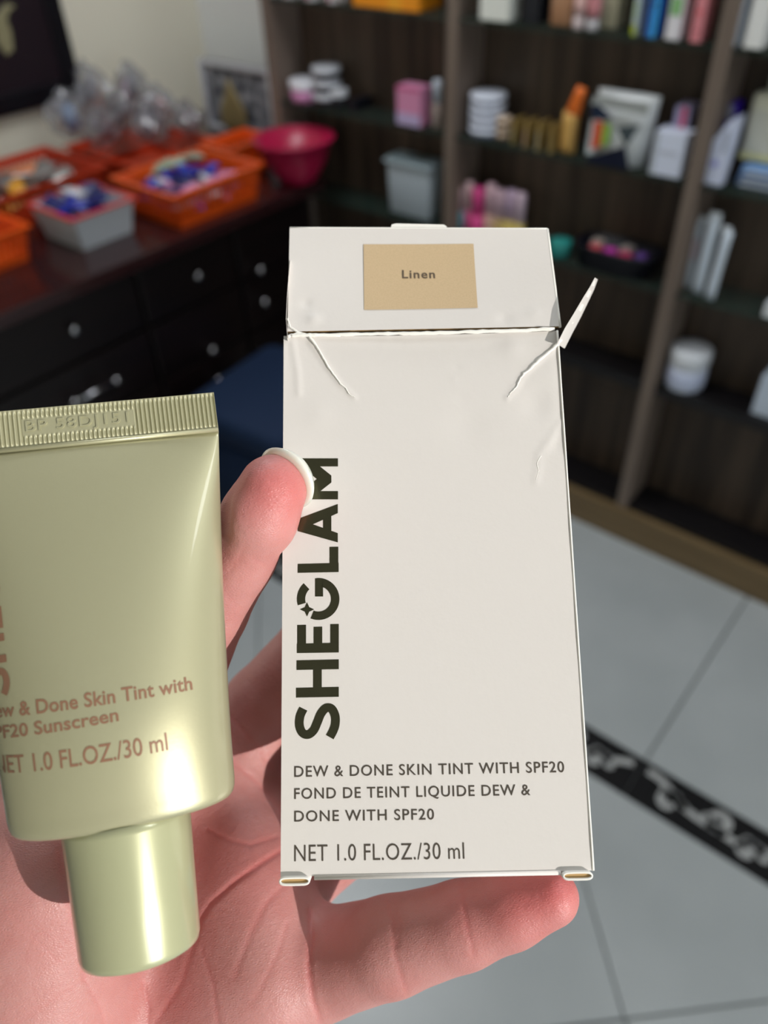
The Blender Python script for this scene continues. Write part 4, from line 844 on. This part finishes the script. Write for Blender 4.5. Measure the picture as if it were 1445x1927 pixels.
palm = [(J(380, 1500, .195), J(-60, 2060, .188), 13, 18), (J(455, 1600, .186), J(60, 2120, .184), 13.5, 18), (J(480, 1700, .178), J(150, 2150, .180), 14, 18), (J(505, 1840, .1715), J(250, 2200, .172), 13.5, 17),
        (J(330, 1290, .178), J(60, 1560, .186), 10.5, 17), (J(210, 1450, .184), J(-20, 1800, .184), 14, 20), (J(-40, 1740, .182), J(-160, 2150, .186), 20, 22), (J(95, 1640, .1595), J(60, 2010, .163), 17.5, 20), (J(440, 1480, .198), J(250, 1400, .190), 10.5, 12), (J(330, 1640, .190), J(160, 1880, .184), 16, 18)]
D = np.full(tuple(ns), 30.0, np.float32)
for a, b, ra, rb in palm: sl_, d = cone(a, b, ra, rb); smin_into(D, sl_, d, 9.0)
for ch, k in digits:
    E_ = np.full(tuple(ns), 30.0, np.float32)
    for a, b, ra, rb in ch: sl_, d = cone(a, b, ra, rb); smin_into(E_, sl_, d, 1.5)
    h_ = np.clip(0.5+0.5*(D-E_)/4.0, 0, 1); D = D*(1-h_)+E_*h_-4.0*h_*(1-h_)
del E_
# press the skin against the carton and the tube (contact, no interpenetration)
GX, GY, GZ = np.meshgrid(gx, gy, gz, indexing='ij')
def carve(Mi, fn):
    global D
    m_ = np.array(Mi, np.float32)
    lx = m_[0, 0]*GX+m_[0, 1]*GY+m_[0, 2]*GZ+m_[0, 3]*MM; ly = m_[1, 0]*GX+m_[1, 1]*GY+m_[1, 2]*GZ+m_[1, 3]*MM; lz = m_[2, 0]*GX+m_[2, 1]*GY+m_[2, 2]*GZ+m_[2, 3]*MM
    s_ = fn(lx, ly, lz); k = 1.0; b = -s_; h_ = np.clip(0.5-0.5*(D-b)/k, 0, 1); D = D*(1-h_)+b*h_+k*h_*(1-h_)
def sd_box(x, y, z):
    qx = np.abs(x-BW*MM/2)-BW*MM/2; qy = np.abs(y-BH*MM/2)-BH*MM/2; qz = np.abs(z+BD*MM/2)-BD*MM/2
    return np.sqrt(np.maximum(qx, 0)**2+np.maximum(qy, 0)**2+np.maximum(qz, 0)**2)+np.minimum(np.maximum(qx, np.maximum(qy, qz)), 0)-0.5
def sd_tube(x, y, z):
    t = np.clip(y/(LB*MM), 0, 1); w_ = 18.8+4.8*t**1.35; h__ = (9.6+2.5*np.sin(np.minimum(1, t/0.30)*np.pi/2))*(1-t**2.1)**0.9+0.8
    r_ = np.sqrt((x/w_)**2+(z/h__)**2); body = np.maximum((r_-1)*np.minimum(w_, h__)*0.95, np.maximum(-y, y-(LB+LC)*MM)); cap_ = np.maximum(np.hypot(x, z)-CR*MM, np.maximum(-y-CL*MM, y-1))
    return np.minimum(body, cap_)-0.5
carve(BI, sd_box); carve(TINV, sd_tube)
del GX, GY, GZ
# naive surface nets
ins = D < 0
cnt = np.zeros(tuple(ns-1), np.int8)
for dx in (0, 1):
    for dy in (0, 1):
        for dz in (0, 1): cnt += ins[dx:ns[0]-1+dx, dy:ns[1]-1+dy, dz:ns[2]-1+dz]
act = (cnt > 0) & (cnt < 8); cells = np.argwhere(act); vid = np.full(act.shape, -1, np.int32); vid[act] = np.arange(len(cells))
acc = np.zeros((len(cells), 3)); num = np.zeros(len(cells))
cs = [(a, b, c_) for a in (0, 1) for b in (0, 1) for c_ in (0, 1)]
for i, p in enumerate(cs):
    for q in cs[i+1:]:
        if sum(abs(p[k]-q[k]) for k in range(3)) != 1: continue
        a = D[cells[:, 0]+p[0], cells[:, 1]+p[1], cells[:, 2]+p[2]]; b = D[cells[:, 0]+q[0], cells[:, 1]+q[1], cells[:, 2]+q[2]]
        m_ = (a < 0) != (b < 0); t = np.where(m_, a/(a-b+1e-12), 0)
        pp = np.array(p)+(np.array(q)-np.array(p))*t[:, None]; acc[m_] += pp[m_]; num[m_] += 1
HV = (cells+acc/num[:, None])*hs+lo_
quads = []
for ax_ in range(3):
    o1, o2 = [(1, 2), (2, 0), (0, 1)][ax_]
    sA = [slice(1, -1)]*3; sB = [slice(1, -1)]*3; sA[ax_] = slice(0, -1); sB[ax_] = slice(1, None)
    A_ = ins[tuple(sA)]; B_ = ins[tuple(sB)]; e = np.argwhere(A_ != B_); off = np.array([1, 1, 1]); off[ax_] = 0; e = e+off
    fl_ = A_[A_ != B_]
    def cell(d1, d2):
        c_ = e.copy(); c_[:, o1] += d1; c_[:, o2] += d2; return vid[c_[:, 0], c_[:, 1], c_[:, 2]]
    qd = np.stack([cell(-1, -1), cell(0, -1), cell(0, 0), cell(-1, 0)], 1); qd[~fl_] = qd[~fl_][:, ::-1]; quads.append(qd)
HQ = np.concatenate(quads); HQ = HQ[(HQ >= 0).all(1)]
def neigh_smooth(Vx, it, lam=0.5):
    e = np.concatenate([HQ[:, [0, 1]], HQ[:, [1, 2]], HQ[:, [2, 3]], HQ[:, [3, 0]]]); deg = np.bincount(e.ravel(), minlength=len(Vx))[:, None]
    for _ in range(it):
        s_ = np.stack([np.bincount(e[:, 0], Vx[e[:, 1], k], len(Vx))+np.bincount(e[:, 1], Vx[e[:, 0], k], len(Vx)) for k in range(3)], 1)
        Vx = Vx*(1-lam)+lam*s_/np.maximum(deg, 1)
    return Vx
HV = neigh_smooth(HV, 3, 0.4)
# one subdivision (mid points) so creases can be carved finely
def subdivide(Vx, Q):
    e = np.sort(np.concatenate([Q[:, [0, 1]], Q[:, [1, 2]], Q[:, [2, 3]], Q[:, [3, 0]]]), 1); ue, inv = np.unique(e, axis=0, return_inverse=True); inv = inv.ravel()
    n = len(Vx); m = len(Q); mid = (Vx[ue[:, 0]]+Vx[ue[:, 1]])/2; fc = Vx[Q].mean(1); V_ = np.concatenate([Vx, mid, fc]); ei = [n+inv[i*m:(i+1)*m] for i in range(4)]; fi = n+len(ue)+np.arange(m)
    return V_, np.concatenate([np.stack([Q[:, i], ei[i], fi, ei[(i+3) % 4]], 1) for i in range(4)])
keep = (W/2+F*HV[:, 0]/-HV[:, 2] > -120) & (H/2-F*HV[:, 1]/-HV[:, 2] < H+150)
HV, HQ = subdivide(HV, HQ); HV = neigh_smooth(HV, 3, 0.5)
# normals
n_ = np.cross(HV[HQ[:, 2]]-HV[HQ[:, 0]], HV[HQ[:, 3]]-HV[HQ[:, 1]]); VN = np.zeros_like(HV)
for k in range(4): np.add.at(VN, HQ[:, k], n_)
VN /= np.linalg.norm(VN, axis=1)[:, None]+1e-9
PX = W/2+F*HV[:, 0]/-HV[:, 2]; PY = H/2-F*HV[:, 1]/-HV[:, 2]
facing = np.clip(-(VN*HV).sum(1)/np.linalg.norm(HV, axis=1)*1.0, 0, 1)*(HV[:, 2] > -200)
CREASE = [  # palm and finger creases, followed on the skin: points, depth mm, half width px
    ([(868, 1655), (872, 1700), (880, 1750), (892, 1800)], 0.35, 5), ([(725, 1685), (738, 1730), (742, 1790), (758, 1850), (770, 1880)], 0.45, 6), ([(742, 1685), (752, 1735), (748, 1780)], 0.25, 5),
    ([(583, 1712), (586, 1760), (580, 1820), (588, 1880), (605, 1930)], 0.8, 7), ([(420, 1420), (470, 1460), (510, 1500), (540, 1540)], 0.5, 6), ([(435, 1350), (480, 1400), (515, 1450)], 0.4, 5),
    ([(530, 1600), (490, 1625), (440, 1660), (395, 1700), (370, 1740)], 0.7, 6), ([(520, 1575), (470, 1590), (430, 1580), (390, 1560)], 0.35, 5), ([(375, 1740), (340, 1850), (290, 1930)], 0.35, 7),
    ([(110, 1600), (120, 1680), (150, 1760), (160, 1840)], 0.6, 7), ([(160, 1845), (120, 1870), (70, 1900), (30, 1927)], 0.35, 5), ([(160, 1845), (190, 1900), (200, 1940)], 0.4, 5), ([(270, 1850), (280, 1900), (278, 1940)], 0.4, 5),
    ([(0, 1700), (40, 1740), (90, 1790), (130, 1830)], 0.3, 4), ([(20, 1640), (60, 1680), (100, 1720)], 0.2, 4), ([(380, 1790), (400, 1850), (410, 1930)], 0.35, 5), ([(480, 1880), (520, 1800), (540, 1740)], 0.25, 6),
    ([(460, 1030), (452, 1050), (430, 1075)], 0.3, 6), ([(470, 1045), (495, 1062)], 0.3, 5), ([(430, 1125), (445, 1140)], 0.2, 6), ([(540, 1660), (500, 1700), (470, 1760), (440, 1840)], 0.3, 7)]
disp = np.zeros(len(HV))
for pts, dep_, wd2 in CREASE:
    Dm = np.full(len(HV), 1e6)
    for (ax_, ay_), (bx2, by2) in zip(pts[:-1], pts[1:]):
        L2 = (bx2-ax_)**2+(by2-ay_)**2; tt = np.clip(((PX-ax_)*(bx2-ax_)+(PY-ay_)*(by2-ay_))/L2, 0, 1); Dm = np.minimum(Dm, np.hypot(PX-ax_-tt*(bx2-ax_), PY-ay_-tt*(by2-ay_)))
    disp -= dep_*0.50*np.exp(-(Dm/(wd2*0.9))**2)*facing*np.exp(-((HV[:, 2]+168)/26)**4)
HV = HV+VN*disp[:, None]
# skin redness (true colour): finger pads and knuckle folds are pinker
def blob(x, y, r): return np.exp(-(((PX-x)**2+(PY-y)**2)/r**2))
red = 0.55*blob(545, 925, 80)+0.35*blob(490, 910, 70)+0.8*blob(990, 1680, 90)+0.55*blob(1060, 1670, 50)+0.35*blob(860, 1720, 60)+0.35*blob(460, 1640, 90)+0.3*blob(640, 1780, 60)+0.3*blob(330, 1880, 80)+0.40*np.clip(-disp*3.5, 0, 1)
red = np.clip(red, 0, 1)
HQ = HQ[:, ::-1] if (np.einsum('ij,ij->i', VN, HV-HV.mean(0)).mean() < 0) else HQ
M_skin = bpy.data.materials.new('skin'); M_skin.use_nodes = True; nt = M_skin.node_tree; b = nt.nodes['Principled BSDF']
at = nt.nodes.new('ShaderNodeAttribute'); at.attribute_name = 'redness'; tc = nt.nodes.new('ShaderNodeTexCoord')
no = nt.nodes.new('ShaderNodeTexNoise'); no.inputs['Scale'].default_value = 130; no.inputs['Detail'].default_value = 4; nt.links.new(tc.outputs['Object'], no.inputs[0])
mx = nt.nodes.new('ShaderNodeMix'); mx.data_type = 'RGBA'; mx.inputs[6].default_value = (0.545, 0.262, 0.243, 1); mx.inputs[7].default_value = (0.62, 0.17, 0.165, 1); nt.links.new(at.outputs['Fac'], mx.inputs[0])
mx2 = nt.nodes.new('ShaderNodeMix'); mx2.data_type = 'RGBA'; mx2.blend_type = 'MULTIPLY'; mx2.inputs[0].default_value = 0.55
rp = nt.nodes.new('ShaderNodeValToRGB'); rp.color_ramp.elements[0].color = (0.90, 0.72, 0.70, 1); rp.color_ramp.elements[1].color = (1, 1, 1, 1); rp.color_ramp.elements[0].position = 0.3; rp.color_ramp.elements[1].position = 0.62
nt.links.new(no.outputs[0], rp.inputs[0]); nt.links.new(mx.outputs[2], mx2.inputs[6]); nt.links.new(rp.outputs[0], mx2.inputs[7]); nt.links.new(mx2.outputs[2], b.inputs['Base Color'])
b.inputs['Subsurface Weight'].default_value = 0.35; b.inputs['Subsurface Radius'].default_value = (1.0, 0.35, 0.2); b.inputs['Subsurface Scale'].default_value = 0.0022
b.inputs['Roughness'].default_value = 0.45; b.inputs['Specular IOR Level'].default_value = 0.4
vo = nt.nodes.new('ShaderNodeTexVoronoi'); vo.inputs['Scale'].default_value = 2600; vo.feature = 'DISTANCE_TO_EDGE'; mp = nt.nodes.new('ShaderNodeMapping'); mp.inputs['Scale'].default_value = (0.55, 1.0, 1.0); mp.inputs['Rotation'].default_value = (0, 0, 0.5)
n2_ = nt.nodes.new('ShaderNodeTexNoise'); n2_.inputs['Scale'].default_value = 650; n2_.inputs['Detail'].default_value = 5
nt.links.new(tc.outputs['Object'], mp.inputs[0]); nt.links.new(mp.outputs[0], vo.inputs[0]); nt.links.new(tc.outputs['Object'], n2_.inputs[0])
ma = nt.nodes.new('ShaderNodeMath'); ma.operation = 'MULTIPLY_ADD'; ma.inputs[1].default_value = 0.9; nt.links.new(vo.outputs['Distance'], ma.inputs[0]); nt.links.new(n2_.outputs[0], ma.inputs[2])
bp = nt.nodes.new('ShaderNodeBump'); bp.inputs['Strength'].default_value = 0.55; bp.inputs['Distance'].default_value = 0.00022; nt.links.new(ma.outputs[0], bp.inputs['Height']); nt.links.new(bp.outputs[0], b.inputs['Normal'])
hand = np_mesh('hand', HV/MM, HQ, M_skin); hand.matrix_world = CAM
at_ = hand.data.attributes.new('redness', 'FLOAT', 'POINT'); at_.data.foreach_set('value', red.astype(np.float32))
tag(hand, 'open left hand, palm up, thumb pressing the ivory carton and little finger under it', 'hand')
# thumb nail: curved plate on the back of the thumb tip
tc0 = C(512, 921, .1485)+Vector((0.00065, 0.0006, 0)); dn = Vector((0.56, 0.50, -0.66)).normalized(); a1 = dn.cross(Vector((0, 0, 1))).normalized(); a2 = dn.cross(a1)
rings = []
for lift in (0.00755, 0.0080):
    for i in range(1, 13):
        pol = math.radians(66)*i/12; rings.append((pol, lift))
rr = []
order = [(math.radians(62)*i/12, 0.0052) for i in range(1, 13)]+[(math.radians(64), 0.0066)]+[(math.radians(64)*i/12, 0.0073) for i in range(12, 0, -1)]
for pol, R__ in order: rr.append([tc0+(dn*math.cos(pol)+(a1*math.cos(k*math.pi/20)+a2*math.sin(k*math.pi/20))*math.sin(pol))*R__ for k in range(40)])
nail = MB().loft(rr, True, True).obj('thumb_nail', mat('pale_nail', (0.80, 0.76, 0.66), 0.25, coat=0.5, sss=0.2), hand, True)
nail['label'] = 'pale thumb nail with a white free edge'
